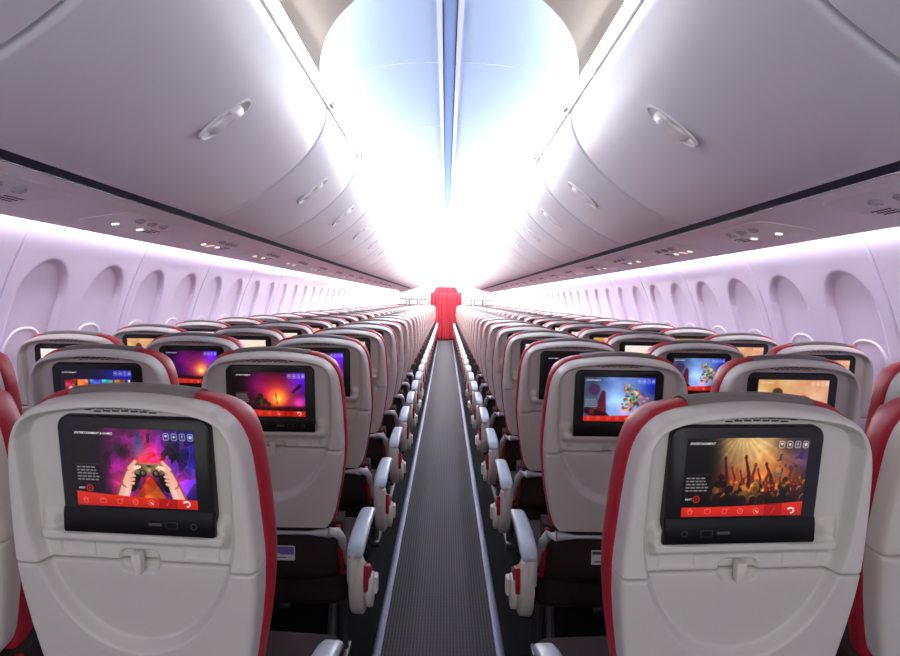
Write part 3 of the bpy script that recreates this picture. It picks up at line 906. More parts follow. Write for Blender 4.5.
def accent_mesh(side):
    mb = MB(); x = side * .2545 + side * .026
    mb.prism([(.085, .505), (.125, .500), (.170, .465), (.195, .420), (.165, .436), (.120, .455), (.075, .472)], x - .009, x + .009, 0, .004)
    mb.prism([(.050, .520), (.080, .512), (.072, .474), (.060, .440), (.045, .460)], x - .009, x + .009, 0, .004)
    return mb.mesh('accent_panel', M['red'])
def button_mesh(side):
    mb = MB(); x = side * .2545 + side * .022
    out = [(.150 + .052 * math.cos(k * PI / 12), .412 + .052 * math.sin(k * PI / 12)) for k in range(24)]
    mb.prism(out, min(x, x + side * .020), max(x, x + side * .020), 0, .007, seg=3)
    mb.prism([(.165, .440), (.195, .445), (.205, .405), (.190, .385), (.165, .390)], min(x, x + side * .030), max(x, x + side * .030), 0, .005)
    return mb.mesh('recline_lever', M['white'])

MESH = {}
for lod, (nx, nu, nt) in {0: (220, 210, 110), 1: (84, 76, 50), 2: (30, 24, 14)}.items():
    MESH['back_shell', lod] = shell_mesh(0.0, TS - .0012, nx, nu, M['shell'], 'back_shell', True)
    MESH['tray_table', lod] = shell_mesh(TS + .0012, VB, nx, nt, M['tray'], 'tray_table', False)
    MESH['back_cushion', lod] = cushion_mesh({0: 24, 1: 14, 2: 7}[lod])
    MESH['headrest', lod] = headrest_mesh({0: 17, 1: 11, 2: 7}[lod])
    MESH['monitor', lod] = monitor_mesh(lod)
for k, f in dict(control_strip=chin_mesh, vent=vent_mesh, tray_latch=latch_mesh, seam_backing=seam_mesh, lower_back=lower_back_mesh, seat_cushion=seat_pan_mesh, seat_base=base_mesh).items():
    MESH[k] = f()
for s in (-1, 1):
    MESH['tray_arm', s] = tray_arm_mesh(s); MESH['piping', s] = piping_mesh(s); MESH['leg', s] = leg_mesh(s)
    MESH['inner_arm', s] = inner_arm_mesh(s); MESH['inner_pad', s] = inner_pad_mesh(s)
    MESH['aisle_arm', s] = aisle_arm_mesh(s); MESH['aisle_pad', s] = aisle_pad_mesh(s); MESH['slot', s] = aisle_slot_mesh(s); MESH['accent', s] = accent_mesh(s); MESH['button', s] = button_mesh(s)
MESH['card', 0] = card_mesh(0); MESH['card', 1] = card_mesh(1)
def ports(side):
    mb = MB()
    obox(mb, side * .030, .212, .0032 - .011 + .157 * MTILT, .022, .005, .002, .0006)
    mp = MB(); 
    return mb.mesh('usb_port', M['port'])
HJ = .0024 - .011 + .158 * MTILT
def socket(side):
    mb = MB(); w, hh, t = .010, .006, .0009
    ring = lambda a, b: [(side * .058 - a, .213 - b), (side * .058 + a, .213 - b), (side * .058 + a, .213 + b), (side * .058 - a, .213 + b)]
    mb.add([B(x, v, HJ + .0006) for x, v in ring(w, hh) + ring(w - t, hh - t)], [(k, (k + 1) % 4, 4 + (k + 1) % 4, 4 + k) for k in range(4)])
    return mb.mesh('handset_socket', M['port'], False)
def jack(side):
    mb = MB(); n = 16
    mb.add([B(side * .095 + r * math.cos(2 * PI * k / n), .213 + r * math.sin(2 * PI * k / n), HJ + .0006) for r in (.0055, .0042) for k in range(n)], [(k, (k + 1) % n, n + (k + 1) % n, n + k) for k in range(n)])
    return mb.mesh('headphone_jack', M['port'], False)
for s in (-1, 1):
    MESH['port', s] = ports(s); MESH['jack', s] = jack(s); MESH['socket', s] = socket(s)

_scr = {}
TITLES = {'gaming': [('ENTERTAINMENT & GAMES', .0045, .0645, .0052, True), ('NEXT', .0042, .1575, .0042, False)],
          'concert': [('ENTERTAINMENT', .0045, .0645, .0052, True), ('NEXT', .0042, .1575, .0042, False)]}
def get_screen(art, lod):
    if (art, lod) not in _scr:
        t = TITLES.get(art)
        if t is None and lod == 1: t = [('ENTERTAINMENT', .0045, .0645, .0052, True)]
        _scr[art, lod] = screen_mesh(art, lod, t if lod < 2 else None)
    return _scr[art, lod]

ORD = ['', 'first', 'second', 'third', 'fourth', 'fifth', 'sixth', 'seventh', 'eighth', 'ninth', 'tenth', 'eleventh', 'twelfth', 'thirteenth', 'fourteenth', 'fifteenth', 'sixteenth', 'seventeenth', 'eighteenth', 'nineteenth', 'twentieth', 'twenty-first', 'twenty-second', 'twenty-third', 'twenty-fourth', 'twenty-fifth', 'twenty-sixth', 'twenty-seventh', 'twenty-eighth', 'twenty-ninth']
SHOW = {'gaming': 'hands holding a game controller', 'concert': 'a concert crowd with raised arms', 'sunset': 'a fiery orange and purple sky', 'dusk': 'a blue and pink sunset', 'posters': 'a row of film posters', 'bouquet': 'a colourful bouquet on blue', 'magenta': 'a dark magenta scene', 'warm': 'an orange picture', 'pale': 'a pale bright picture'}
ROW1, ROW2, PITCH = 1.035, 1.895, 0.715
def row_y(r): return ROW1 if r == 1 else ROW2 + (r - 2) * PITCH
NROWS = 27
ARTMAP = {(1, -1, 0): 'gaming', (1, 1, 0): 'concert', (1, -1, 1): 'dusk', (1, 1, 1): 'warm',
          (2, -1, 0): 'sunset', (2, -1, 1): 'posters', (2, -1, 2): 'dusk', (2, 1, 0): 'bouquet', (2, 1, 1): 'warm', (2, 1, 2): 'pale',
          (3, -1, 0): 'dusk', (3, -1, 1): 'dusk', (3, -1, 2): 'pale', (3, 1, 0): 'magenta', (3, 1, 1): 'bouquet', (3, 1, 2): 'warm',
          (4, -1, 0): 'warm', (4, -1, 1): 'pale', (4, -1, 2): 'warm', (4, 1, 0): 'pale', (4, 1, 1): 'pale', (4, 1, 2): 'warm'}
SEATX = (.505, 1.005, 1.497)
POSN = ('aisle', 'middle', 'window')

def make_seat(r, side, col):
    lod = 0 if r == 1 and col == 0 else (1 if r <= 4 else 2)
    art = ARTMAP.get((r, side, col)) or ('warm', 'pale', 'pale')[(r * 7 + col * 3 + (side > 0)) % 3]
    x = side * (SEATX[col] + ((.008 if side < 0 else -.003) if r == 1 and col == 0 else 0) - (.012 if r == 1 and col == 1 else 0)); y = row_y(r)
    rz = 0.0
    if r == 1 and col == 1: y += .10
    if r == 1 and col == 0: rz = math.radians(5.5) * side
    root = empty('passenger_seat', (x, y, 0), rz)
    lr = 'left' if side < 0 else 'right'
    lab = 'grey-backed red %s seat, %s of the aisle, %s row from the camera' % (POSN[col], lr, ORD[r])
    if r <= 3 and not (r <= 2 and col == 2) and not (r == 1 and col == 1):
        lab = '%s row %s seat %s of the aisle, screen showing %s' % (ORD[r], POSN[col], lr, SHOW[art])
    tag(root, lab, 'airplane seat', 'passenger seats')
    L = lambda n, k, p=root: link(n, MESH[k], p)
    L('back_cushion', ('back_cushion', lod)); L('headrest', ('headrest', lod))
    L('back_shell', ('back_shell', lod)); L('tray_table', ('tray_table', lod))
    mon = L('monitor', ('monitor', lod))
    if r == 1: mon.location = (-side * .016, -DN.y * .004, -DN.z * .004)
    link('screen', get_screen(art, lod), mon)
    L('lower_back', 'lower_back'); L('seat_cushion', 'seat_cushion')
    inner = -side  # towards the aisle in seat coordinates
    if r <= 8:
        L('control_strip', 'control_strip', mon)
        L('tray_latch', 'tray_latch')
        L('tray_arm', ('tray_arm', -1)); L('tray_arm', ('tray_arm', 1))
    if r <= 4:
        L('vent', 'vent'); L('seam_backing', 'seam_backing')
        L('usb_port', ('port', inner if r == 1 else 1), mon); L('handset_socket', ('socket', inner if r == 1 else 1), mon); L('headphone_jack', ('jack', inner if r == 1 else 1), mon)
        L('piping', ('piping', -1)); L('piping', ('piping', 1))
        if col == 0: L('placard', ('card', 0 if side < 0 else 1))
    if True:
        L('seat_base', 'seat_base'); L('leg', ('leg', -1)); L('leg', ('leg', 1))
    a = L('armrest', ('inner_arm', side)) if col < 2 else None
    if a is not None: L('armrest_pad', ('inner_pad', side), a)
    if col == 0:
        a = L('armrest', ('aisle_arm', inner)); L('armrest_pad', ('aisle_pad', inner), a)
        L('hinge_cover', ('slot', inner), a); L('accent_panel', ('accent', inner), a)
        if r <= 8: L('recline_lever', ('button', inner), a)
    return root

for r in range(1, NROWS + 1):
    for side in (-1, 1):
        for col in range(3):
            if r == 1 and col == 2: continue
            make_seat(r, side, col)

# ------------------------------------------------------------------ floor
def quad(name, pts, mat):
    mb = MB(); mb.add(pts, [tuple(range(len(pts)))]); return mb.mesh(name, mat, False)
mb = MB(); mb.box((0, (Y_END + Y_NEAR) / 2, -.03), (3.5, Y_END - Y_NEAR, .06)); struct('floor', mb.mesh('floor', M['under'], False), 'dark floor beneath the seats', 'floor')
mb = MB(); mb.box((-.008, (Y_END + Y_NEAR) / 2, .004), (.425, Y_END - Y_NEAR, .008)); struct('floor_carpet', mb.mesh('floor', M['carpet'], False), 'grey ribbed carpet runner along the aisle', 'carpet')
for i, s in enumerate((-1, 1)):
    mb = MB(); cx = -.008 + s * .226
    mb.box((cx, (Y_END + Y_NEAR) / 2, .006), (.030, Y_END - Y_NEAR, .012), .003)
    mb.box((cx, (Y_END + Y_NEAR) / 2, .013), (.008, Y_END - Y_NEAR, .004))
    struct('trim_%d' % (i + 1), mb.mesh('track', M['track'], True), 'violet grey metal seat track on the %s edge of the carpet' % ('left' if s < 0 else 'right'), 'floor track')

# ------------------------------------------------------------------ side walls
_wz = np.array([.34, .27, .13, 0, -.14, -.3, -.6, -.9, -1.3]); _wx = np.array([1.533, 1.563, 1.632, 1.685, 1.728, 1.757, 1.775, 1.765, 1.69])
_wp = np.polyfit(_wz, _wx, 4)
def wallx(z): return np.polyval(_wp, z)
WP = 1.000; W0 = 2.53; WIN = (.25, .75)
def wall_panel(side):
    L = WP - .003
    ys = np.concatenate([[0, .002, .005, .010], np.linspace(.02, L - .02, 78), [L - .010, L - .005, L - .002, L]])
    zs = np.concatenate([np.linspace(.335, -.45, 110), np.linspace(-.5, -1.295, 14)])
    Y, Z = np.meshgrid(ys, zs)
    rec = np.zeros_like(Y)
    for wc in WIN:
        dy = np.abs(Y - wc)
        R = .185; zc = .145 - R
        up = np.hypot(dy / .92, np.maximum(Z - zc, 0)) - R
        sd = np.where(Z > zc, up, dy / .92 - R)
        rec = np.maximum(rec, .026 * sstep(.0, -.014, sd) * sstep(-.62, -.40, Z))
    ed = np.minimum(Y, L - Y); q = np.clip(1 - ed / .010, 0, 1)
    off = .010 * (1 - np.sqrt(1 - q * q)) + .02 * (ed <= 0)
    X = wallx(Z) + rec + off
    vs = [(side * X[j, i], Y[j, i], Z[j, i] + EYE) for j in range(len(zs)) for i in range(len(ys))]
    n = len(ys); fs = []
    for j in range(len(zs) - 1):
        for i in range(n - 1): 
            # opening for the pane
            cy = (Y[j, i] + Y[j, i + 1]) / 2; cz = (Z[j, i] + Z[j + 1, i]) / 2
            fs.append((j * n + i, j * n + i + 1, (j + 1) * n + i + 1, (j + 1) * n + i))
    mb = MB(); mb.add(vs, fs)
    me = mb.mesh('wall', M['wall'], True, 60)
    f = me.polygons[len(fs) // 2]
    if f.normal.x * side > 0: me.flip_normals()
    return me
NP = int((Y_END - Y_NEAR) / WP) + 1
k0 = int(math.ceil((W0 - Y_NEAR) / WP))
for side, nm in ((-1, 'left'), (1, 'right')):
    o = struct('wall_' + nm, wall_panel(side), 'lavender white cabin sidewall of arched window panels, %s side' % nm, 'wall')
    o.location = (0, W0 - k0 * WP, 0)
    a = o.modifiers.new('run', 'ARRAY'); a.use_relative_offset = False; a.use_constant_offset = True; a.constant_offset_displace = (0, WP, 0); a.count = NP

# windows: raised oval surround with a pulled-down shade
WZ = -.325
def window_meshes(side):
    tilt = math.atan((wallx(WZ - .15) - wallx(WZ + .15)) / .30)
    def P(y, z, inn):   # inn: towards cabin
        return (side * (wallx(WZ) - z * math.tan(tilt) + .026 - inn), y, z + WZ + EYE)
    def oval(a, b, n=40, p=2.6):
        out = []
        for k in range(n):
            t = 2 * PI * k / n; c, s = math.cos(t), math.sin(t)
            out.append((a * math.copysign(abs(c) ** (2 / p), c), b * math.copysign(abs(s) ** (2 / p), s)))
        return out
    rings = [(.138, .186, -.008), (.142, .190, .006), (.137, .185, .013), (.129, .177, .013), (.116, .163, .001), (.112, .158, -.008)]
    vs = []; fs = []; n = 40
    for (a, b, i) in rings: vs += [P(y, z, i) for y, z in oval(a, b)]
    for j in range(len(rings) - 1):
        for k in range(n): fs.append((j * n + k, j * n + (k + 1) % n, (j + 1) * n + (k + 1) % n, (j + 1) * n + k))
    mb = MB(); mb.add(vs, fs); fr = fixn(mb.mesh('window_frame', M['winframe'], True, 60))
    mb = MB(); ov = oval(.118, .164)
    mb.add([P(y, z, -.003) for y, z in ov] + [P(y, z, -.008) for y, z in ov], [tuple(range(n)), tuple(range(2 * n - 1, n - 1, -1))] + [(k, (k + 1) % n, n + (k + 1) % n, n + k) for k in range(n)])
    sh = fixn(mb.mesh('window_shade', M['shade'], False))
    return fr, sh
wn = 1
for side in (-1, 1):
    fr, sh = window_meshes(side)
    for k in range(-1, NP - k0):
        for wc in WIN:
            y = W0 + k * WP + wc
            if y > Y_END - .3 or y < 1.6: continue
            o = link('window_%d' % wn, fr); o.location = (0, y, 0)
            tag(o, None, None, None, 'structure'); wn += 1
            s = link('window_shade', sh, o)

# ------------------------------------------------------------------ overhead: service panel, lights, bins, rail, ceiling
def extrude_profile(prof, y0, y1, mat, name, ny=1, closed=False, ang=40):
    mb = MB(); vs = []; fs = []; n = len(prof)
    ys = np.linspace(y0, y1, ny + 1)
    for y in ys:
        for (x, z) in prof: vs.append((x, y, z + EYE))
    for j in range(ny):
        for i in range(n if closed else n - 1):
            i2 = (i + 1) % n; fs.append((j * n + i, j * n + i2, (j + 1) * n + i2, (j + 1) * n + i))
    if closed:
        fs.append(tuple(range(n))); fs.append(tuple(ny * n + i for i in reversed(range(n))))
    mb.add(vs, fs); return fixn(mb.mesh(name, mat, True, ang))

PS_IN, PS_OUT = (1.121, .3315), (1.532, .272)
tn = 3
for side, nm in ((-1, 'left'), (1, 'right')):
    S = lambda p: [(side * x, z) for x, z in p]
    prof = [PS_IN, (1.30, .308), (1.50, .276), (1.524, .270), PS_OUT, (1.536, .285), (1.50, .296), (1.30, .325), (1.124, .3350)]
    o = struct('ceiling_soffit', extrude_profile(S(prof), Y_NEAR, Y_END, M['psu'], 'soffit', 1, True), 'pale soffit under the %s overhead bins carrying the reading lights' % nm, 'soffit')
    o = link('sidewall_light', extrude_profile(S([(1.505, .318), (1.550, .300)]), Y_NEAR, Y_END, M['wall_led'], 'sidewall_light', 22))
    tag(o, 'bright white light strip along the top of the %s sidewall' % nm, 'light strip')
    mb = MB()
    o = struct('trim_%d' % tn, extrude_profile(S([(1.055, .40), (1.076, .360), (1.1195, .3365), (1.17, .350), (1.17, .40)]), Y_NEAR, Y_END, M['gap'], 'gap shade', 1, True), 'dark navy shadow gap under the %s overhead bins' % nm, 'gap shade'); tn += 1  # dark strip carrying the gap's shade in its colour

# service units
def psu_frame(x):   # point on soffit underside
    z = np.interp(x, [1.118, 1.30, 1.50], [.332, .308, .276]); return z
def psu_unit(side):
    ang = math.atan2(.276 - .332, 1.50 - 1.118)
    T = Matrix.Translation((side * 1.31, 0, EYE + psu_frame(1.31) + .001)) @ Matrix.Rotation(-side * ang, 4, 'Y')
    def cyl(mb, x, y, r, z0, z1, n=20, ey=1.0, mi=0):
        poly = [(x + r * math.cos(2 * PI * k / n), y + ey * r * math.sin(2 * PI * k / n)) for k in range(n)]
        mb.prism(poly, z0, z1, 2, 0.0015, T, mi)
    base = MB(); base.prism([(p[0], p[1]) for p in rrect(.25, .60, .06, 6)], -.006, .004, 2, .003, T)
    lights = []; noz = []
    for k in range(3):
        y = -.11 + .11 * k
        m = MB(); cyl(m, side * .055, y, .015, -.0105, -.004); lights.append((m, y))
        m2 = MB(); cyl(m2, -side * .05, y, .021, -.015, -.004); cyl(m2, -side * .05, y, .010, -.020, -.012); noz.append(m2)
    gr = MB()
    for a in range(3):
        for b in range(6):
            cyl(gr, side * (.03 + a * .02), .17 + b * .016, .0055, -.0075, -.004, 8)
    sg = MB(); sg.prism(rrect(.05, .035, .012, 4), -.009, -.004, 2, .002, T @ Matrix.Translation((side * .06, 0, 0)))
    return (base.mesh('housing', M['psu']), [m.mesh('reading_light', M['lamp']) for m, y in lights], [m.mesh('air_nozzle', M['psu_grey']) for m in noz], gr.mesh('speaker_grille', M['slot']), sg.mesh('sign_lamp', M['lamp_red']))
for side, nm in ((-1, 'left'), (1, 'right')):
    hs, rl, an, gr, sg = psu_unit(side)
    for r in range(0, 19):
        y = 1.85 + r * 1.0
        o = empty('service_unit', (0, y, 0))
        tag(o, 'overhead unit of reading lights and air vents, %s from the camera, %s side' % (ORD[r + 1], nm), 'overhead unit', 'overhead service units')
        link('housing', hs, o)
        for k in range(3):
            if k != 1: link('reading_light', rl[k], o)
            if r < 14: link('air_nozzle', an[k], o)
        if r < 12: link('speaker_grille', gr, o)
        if r in (0, 2): link('sign_lamp', sg, o)

# overhead bins
BF = [(1.088, .352), (1.080, .343), (1.066, .343), (1.02, .357), (.95, .386), (.87, .430), (.79, .484), (.71, .548), (.645, .612), (.595, .676), (.562, .740), (.543, .800), (.537, .838), (.543, .846)]
def bez(prof, n):
    pr = np.array(prof); d = np.concatenate([[0], np.cumsum(np.hypot(*np.diff(pr, axis=0).T))])
    t = np.linspace(0, d[-1], n)
    x = np.interp(t, d, pr[:, 0]); z = np.interp(t, d, pr[:, 1])
    for _ in range(3):
        x[1:-1] = (x[:-2] + 2 * x[1:-1] + x[2:]) / 4; z[1:-1] = (z[:-2] + 2 * z[1:-1] + z[2:]) / 4
    return np.stack([x, z], -1)
def bin_door(side, L, n=40):
    pr = bez(BF, n)
    tg = np.gradient(pr, axis=0); nr = np.stack([tg[:, 1], -tg[:, 0]], -1); nr /= np.linalg.norm(nr, axis=1)[:, None]
    # normal should point to the aisle / down
    if nr[n // 2, 1] > 0: nr = -nr
    r = .016; g = .009
    ys = [(g, r * 1.6), (g, r), (g + r * .07, r * .62), (g + r * .29, r * .29), (g + r * .62, r * .07), (g + r, 0)]
    yl = ys + [(L - y, d) for y, d in reversed(ys)]
    vs = []; fs = []
    for (y, d) in yl:
        for k in range(n):
            p = pr[k] - nr[k] * d
            vs.append((side * p[0], y, p[1] + EYE))
    for j in range(len(yl) - 1):
        for k in range(n - 1): fs.append((j * n + k, j * n + k + 1, (j + 1) * n + k + 1, (j + 1) * n + k))
    mb = MB(); mb.add(vs, fs); me = fixn(mb.mesh('door', M['bin'], True, 60))
    f = me.polygons[len(me.polygons) // 2]
    if f.normal.z > 0: me.flip_normals()
    return me
def bin_body(side, L):
    mb = MB()
    prof = [(1.06, .385), (.95, .43), (.80, .52), (.66, .65), (.58, .80), (.56, .84), (1.30, .84), (1.45, .50), (1.40, .35), (1.10, .385)]
    mb.prism([(side * x, z + EYE) for x, z in prof], .012, L - .012, 1)
    return mb.mesh('bin_body', M['gap'], False)
def bin_latch(side):
    # lens-shaped pocket with a paddle, lying on the door face
    p = np.array((.700, .5565)); t = np.array((-.60, .62)); t = t / np.linalg.norm(t); nn = np.array((-t[1], -t[0])); 
    nn = np.array((-t[1], t[0])); nn = nn if nn[1] < 0 else -nn
    def Q(a, b, c):
        b = b + .30 * a   # a along profile, b along y, c out of the face
        q = p + t * a + nn * c; return (side * q[0], b, q[1] + EYE)
    pk = MB(); n = 28; vs = []; fs = []
    def lens(s, sy): return [(s * .098 * math.cos(k * 2 * PI / n), sy * .047 * math.copysign(abs(math.sin(k * 2 * PI / n)) ** .8, math.sin(k * 2 * PI / n))) for k in range(n)]
    rings = [(1.0, 1.0, -.004), (1.0, 1.0, .0045), (.94, .86, .005), (.90, .76, .0)]
    for (s, sy, c) in rings: vs += [Q(a, b, c + .002) for a, b in lens(s, sy)]
    for j in range(len(rings) - 1):
        for k in range(n): fs.append((j * n + k, j * n + (k + 1) % n, (j + 1) * n + (k + 1) % n, (j + 1) * n + k))
    fs.append(tuple(range((len(rings) - 1) * n, len(rings) * n)))
    pk.add(vs, fs); me1 = fixn(pk.mesh('latch', M['rail'], True, 50))
    pd = MB(); vs = []; fs = []
    secs = [(-.066, .024, .001), (-.056, .036, .009), (-.028, .040, .014), (-.012, .024, .010), (.012, .024, .010), (.028, .040, .014), (.056, .036, .009), (.066, .024, .001)]
    for (a, hy, c) in secs: vs += [Q(a, -hy, -.002), Q(a, -hy * .8, c), Q(a, hy * .8, c), Q(a, hy, -.002)]
    for j in range(len(secs) - 1):
        for k in range(4): fs.append((j * 4 + k, j * 4 + (k + 1) % 4, (j + 1) * 4 + (k + 1) % 4, (j + 1) * 4 + k))
    fs += [(0, 1, 2, 3), tuple(reversed(range((len(secs) - 1) * 4, len(secs) * 4)))]
    pd.add(vs, fs); me2 = fixn(pd.mesh('latch_paddle', M['rail'], True, 50))
    return me1, me2
BY = [-.47, 1.25, 2.97]
while BY[-1] + 1.02 < Y_END: BY.append(BY[-1] + 1.02)
BY.append(Y_END)
for side, nm in ((-1, 'left'), (1, 'right')):
    cache = {}
    l1, l2 = bin_latch(side)
    for i in range(len(BY) - 1):
        L = round(BY[i + 1] - BY[i], 4)
        if L not in cache: cache[L] = (bin_door(side, L), bin_body(side, L))
        o = empty('overhead_bin', (0, BY[i], 0))
        w = ['nearest overhead bin, cut by the upper corner of the photo', 'long overhead bin with its latch in full view'][i] if i < 2 else 'white overhead bin, %s from the camera' % ORD[i + 1]
        tag(o, '%s, %s of the aisle' % (w, nm), 'overhead bin', 'overhead bins')
        link('bin_door', cache[L][0], o); link('bin_body', cache[L][1], o)
        if i < 7:
            lk = link('latch', l1, o, (0, L / 2 - .02, 0)); link('latch_paddle', l2, lk)

# rail over the bins
for side, nm in ((-1, 'left'), (1, 'right')):
    S = lambda p: [(side * x, z) for x, z in p]
    mb_me = extrude_profile(S([(.552, .848), (.528, .850), (.514, .862), (.512, .880), (.524, .894), (.60, .905), (.62, .87)]), Y_NEAR, Y_END, M['rail'], 'rail', 1, True)
    lo = link('added_rail_light', extrude_profile(S([(.530, .8485), (.5265, .8495), (.5125, .8615), (.5105, .8805)]), 1.3, Y_END, M['added_rail_glow'], 'added_rail_light', 20))  # glowing strip added on the rail to brighten bins and seats
    tag(lo, 'added bin-brightening light line running along the top edge of the %s overhead bins' % nm, 'light strip')
    o = struct('trim_%d' % tn, mb_me, 'white rail along the top of the %s overhead bins' % nm, 'rail'); tn += 1
    mb = MB()
    for i, y in enumerate(BY[1:-1]):
        mb.box((side * .520, y - .02, EYE + .862), (.020, .085, .030), .004)
        mb.box((side * .526, y - .10, EYE + .849), (.012, .010, .016), .002)
    link('hinge_cover', mb.mesh('hinge', M['rail']), o)

# ceiling with a round-ended recess, blue vault above, cove lights on the ledge
def rec_w(y):
    W = .60; y0 = 1.93; a = 1.55
    t = np.clip((y - y0) / a, 0, 1)
    return W * np.sqrt(np.clip(1 - (1 - t) ** 2, 0, 1)) ** 0.95
yy = np.concatenate([1.93 + 1.55 * (1 - np.cos(np.linspace(0, PI / 2, 60))), np.linspace(3.6, Y_END, 40)])
CZ = .945
for side, nm in ((-1, 'left'), (1, 'right')):
    mb = MB(); vs = []; fs = []; n = 8
    for y in yy:
        w = float(rec_w(y)); ins = max(w, 0.0)
        xo = .66
        row = [(xo, .905), ((xo + ins) / 2, .905 + .75 * (CZ - .905)), (ins + .012, CZ), (ins + .003, CZ + .003), (ins, CZ + .010), (ins + .003, CZ + .018), (ins + .03, CZ + .019), (max(.70, ins + .08), CZ + .019)]
        for (x, z) in row: vs.append((side * x, y, z + EYE))
    for j in range(len(yy) - 1):
        for i in range(n - 1): fs.append((j * n + i, j * n + i + 1, (j + 1) * n + i + 1, (j + 1) * n + i))
    # closed part towards the camera
    mb.add(vs, fs)
    mb.add([(0, Y_NEAR, EYE + CZ), (side * .33, Y_NEAR, EYE + CZ - .01), (side * .66, Y_NEAR, EYE + .905), (side * .66, 1.93, EYE + .905), (side * .33, 1.93, EYE + CZ - .01), (0, 1.93, EYE + CZ)], [(0, 1, 4, 5), (1, 2, 3, 4)])
    me = fixn(mb.mesh('ceiling', M['ceil'], True, 40))
    struct('ceiling_panel', me, 'warm white ceiling panel curving round the %s side of the bright vault' % nm, 'ceiling')
    # cove light
    mb = MB(); vs = []; fs = []
    for y in yy[10:]:
        w = float(rec_w(y)); vs += [(side * (w + .020), y, EYE + CZ + .026), (side * (w + .040), y, EYE + CZ + .026)]
    m = len(yy[10:])
    for j in range(m - 1): fs.append((2 * j, 2 * j + 1, 2 * j + 3, 2 * j + 2))
    mb.add(vs, fs)
    o = link('cove_light', mb.mesh('cove_light', M['led'], False)); tag(o, 'hidden white cove light washing the %s half of the ceiling vault' % nm, 'light strip')
mb = MB(); vs = []; fs = []; n = 49; DH = .215
for y in np.concatenate([[1.90], yy]):
    w = float(rec_w(y)) + .055
    hs = DH * min(1, (w / .64)) ** .5
    for k in range(n):
        t = PI * k / (n - 1)
        vs.append((w * math.cos(t), y, EYE + CZ + .019 + hs * math.sin(t) ** .8))
N2 = len(yy) + 1
for j in range(N2 - 1):
    for k in range(n - 1): fs.append((j * n + k, j * n + k + 1, (j + 1) * n + k + 1, (j + 1) * n + k))
fs.append(tuple(range(n)))
mb.add(vs, fs); me = fixn(mb.mesh('ceiling', M['dome'], True, 60))
if me.polygons[len(me.polygons) // 2].normal.z > 0: me.flip_normals()
dome = struct('ceiling', me, 'ceiling vault coloured with blue light over the aisle glowing white at its edges', 'ceiling')
# centre strip
TOPC = CZ + .019 + DH
def vault_top(y):
    w = float(rec_w(y)) + .055
    return EYE + CZ + .019 + DH * min(1, (w / .64)) ** .5
YS = np.concatenate([np.linspace(1.98, 3.5, 24), np.linspace(3.7, Y_END, 12)])
def strip_run(parts, mat, name):
    mb = MB()
    for (cx, wd, lo, hi) in parts:
        vs = []; fs = []
        for y in YS:
            z = vault_top(y); vs += [(cx - wd / 2, y, z - lo), (cx + wd / 2, y, z - lo), (cx + wd / 2, y, z - hi), (cx - wd / 2, y, z - hi)]
        for j in range(len(YS) - 1):
            for k in range(4): fs.append((4 * j + k, 4 * j + (k + 1) % 4, 4 * j + 4 + (k + 1) % 4, 4 * j + 4 + k))
        fs += [(0, 1, 2, 3), tuple(4 * (len(YS) - 1) + k for k in (3, 2, 1, 0))]
        mb.add(vs, fs)
    return fixn(mb.mesh(name, mat, False))
o = struct('trim_%d' % tn, strip_run([(0, .058, .008, -.004)], M['strip'], 'strip'), 'deep blue strip along the crown of the ceiling vault', 'ceiling trim'); tn += 1
link('edge_strip', strip_run([(-.043, .022, .014, -.004), (.043, .022, .014, -.004)], M['line'], 'lines'), o)
link('groove', strip_run([(-.0285, .005, .0095, 0), (.0285, .005, .0095, 0)], M['gap'], 'groove'), o)
mb = MB()
for k in range(15):
    y = 3.3 + 1.2 * k; pts = []
    for t in np.linspace(.10, PI - .10, 41):
        pts.append((.652 * math.cos(t), y, EYE + CZ + .019 + DH * math.sin(t) ** .8 - .0005))
    mb.tube(pts, .003, 6)
o = struct('trim_%d' % tn, mb.mesh('seams', M['line']), 'thin pale seams crossing the ceiling vault', 'ceiling trim'); tn += 1

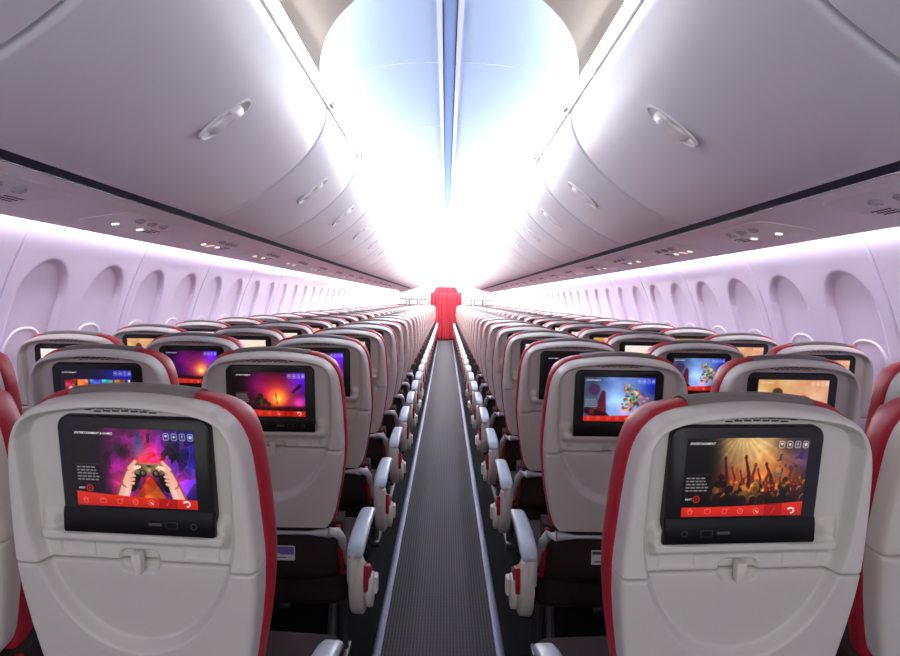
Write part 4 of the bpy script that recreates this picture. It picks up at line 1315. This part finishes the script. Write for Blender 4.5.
# ------------------------------------------------------------------ far bulkhead, red curtain, front screens
prof = [(-1.70, 0), (-1.78, .6), (-1.70, 1.25), (-1.55, 1.60), (-1.1, 1.66), (-.6, 2.15), (-.55, 2.45), (.55, 2.45), (.6, 2.15), (1.1, 1.66), (1.55, 1.60), (1.70, 1.25), (1.78, .6), (1.70, 0)]
mb = MB(); mb.prism(prof, Y_END, Y_END + .05, 1); struct('wall_front', mb.mesh('bulkhead', M['bulk'], False), 'white bulkhead at the far end of the cabin', 'wall')
cur = empty('curtain', (0, Y_END - .12, 0)); tag(cur, 'red curtain closing the aisle at the far end of the cabin', 'curtain')
def cloth(x0, x1, z0, z1, f, nm, xt0=None, xt1=None):
    xt0 = x0 if xt0 is None else xt0; xt1 = x1 if xt1 is None else xt1
    mb = MB(); vs = []; fs = []; nx, nz = 60, 14
    for j in range(nz):
        v = j / (nz - 1)
        for i in range(nx):
            s = i / (nx - 1); a = x0 + (xt0 - x0) * v; b = x1 + (xt1 - x1) * v
            vs.append((a + (b - a) * s, (.012 * math.sin(s * f) + .006 * math.sin(s * f * .37 + 1) ) + .004 * math.sin(s * f + .4 * math.sin(v * 3)), z0 + (z1 - z0) * v))
    for j in range(nz - 1):
        for i in range(nx - 1): fs.append((j * nx + i, j * nx + i + 1, (j + 1) * nx + i + 1, (j + 1) * nx + i))
    mb.add(vs, fs); me = fixn(mb.mesh(nm, M['curtain'], True, 80))
    o = link(nm, me, cur); s = o.modifiers.new('thick', 'SOLIDIFY'); s.thickness = .004
    return o
cloth(-.49, .01, .02, 1.54, 30, 'curtain_panel'); cloth(-.01, .49, .02, 1.54, 30, 'curtain_panel')
cloth(-.40, .40, 1.53, 1.72, 40, 'pelmet', -.31, .31)
mb = MB(); mb.tube([(-.33, 0, 1.725), (.33, 0, 1.725)], .012, 8); link('curtain_rail', mb.mesh('curtain_rail', M['rail']), cur)
for i, x in enumerate((-1.40, -1.04, -.70, .70, 1.04, 1.40)):
    mb = MB(); mb.box((0, -.014, 0), (.26, .028, .19), .008)
    o = link('wall_monitor', mb.mesh('wall_monitor', M['bezel'])); o.location = (x, Y_END - .001, EYE - .075)
    tag(o, '%s of the three small lit screens on the far bulkhead, %s of the curtain' % (('outer', 'middle', 'inner', 'inner', 'middle', 'outer')[i], 'left' if x < 0 else 'right'), 'screen', 'screens on the far bulkhead')
    mb = MB(); mb.box((0, -.0285, 0), (.22, .003, .14), 0); link('screen', mb.mesh('screen', M['lamp']), o)

# ------------------------------------------------------------------ world, camera, colour
w = bpy.data.worlds.new('World'); scene.world = w; w.use_nodes = True
bg = w.node_tree.nodes['Background']; bg.inputs[0].default_value = (1.0, 0.985, 0.975, 1); bg.inputs[1].default_value = 1.5

cam = bpy.data.cameras.new('Camera'); co = bpy.data.objects.new('Camera', cam); COL.objects.link(co)
cam.sensor_width = 36.0; cam.lens = 36.0 * 667 / 900
cam.shift_x = (450 - 446) / 900; cam.shift_y = -(328 - 300) / 900
cam.clip_start = .02
co.matrix_world = Matrix.Translation((0, 0, EYE)) @ Matrix.Rotation(PI / 2, 4, 'X') @ Matrix.Rotation(.0148, 4, 'Z')
scene.camera = co
vs = scene.view_settings
vs.view_transform = 'Standard'; vs.look = 'None'; vs.gamma = 1.0; vs.exposure = 0.0; vs.use_curve_mapping = False
scene.cycles.use_denoising = True
scene.cycles.max_bounces = 10; scene.cycles.diffuse_bounces = 6
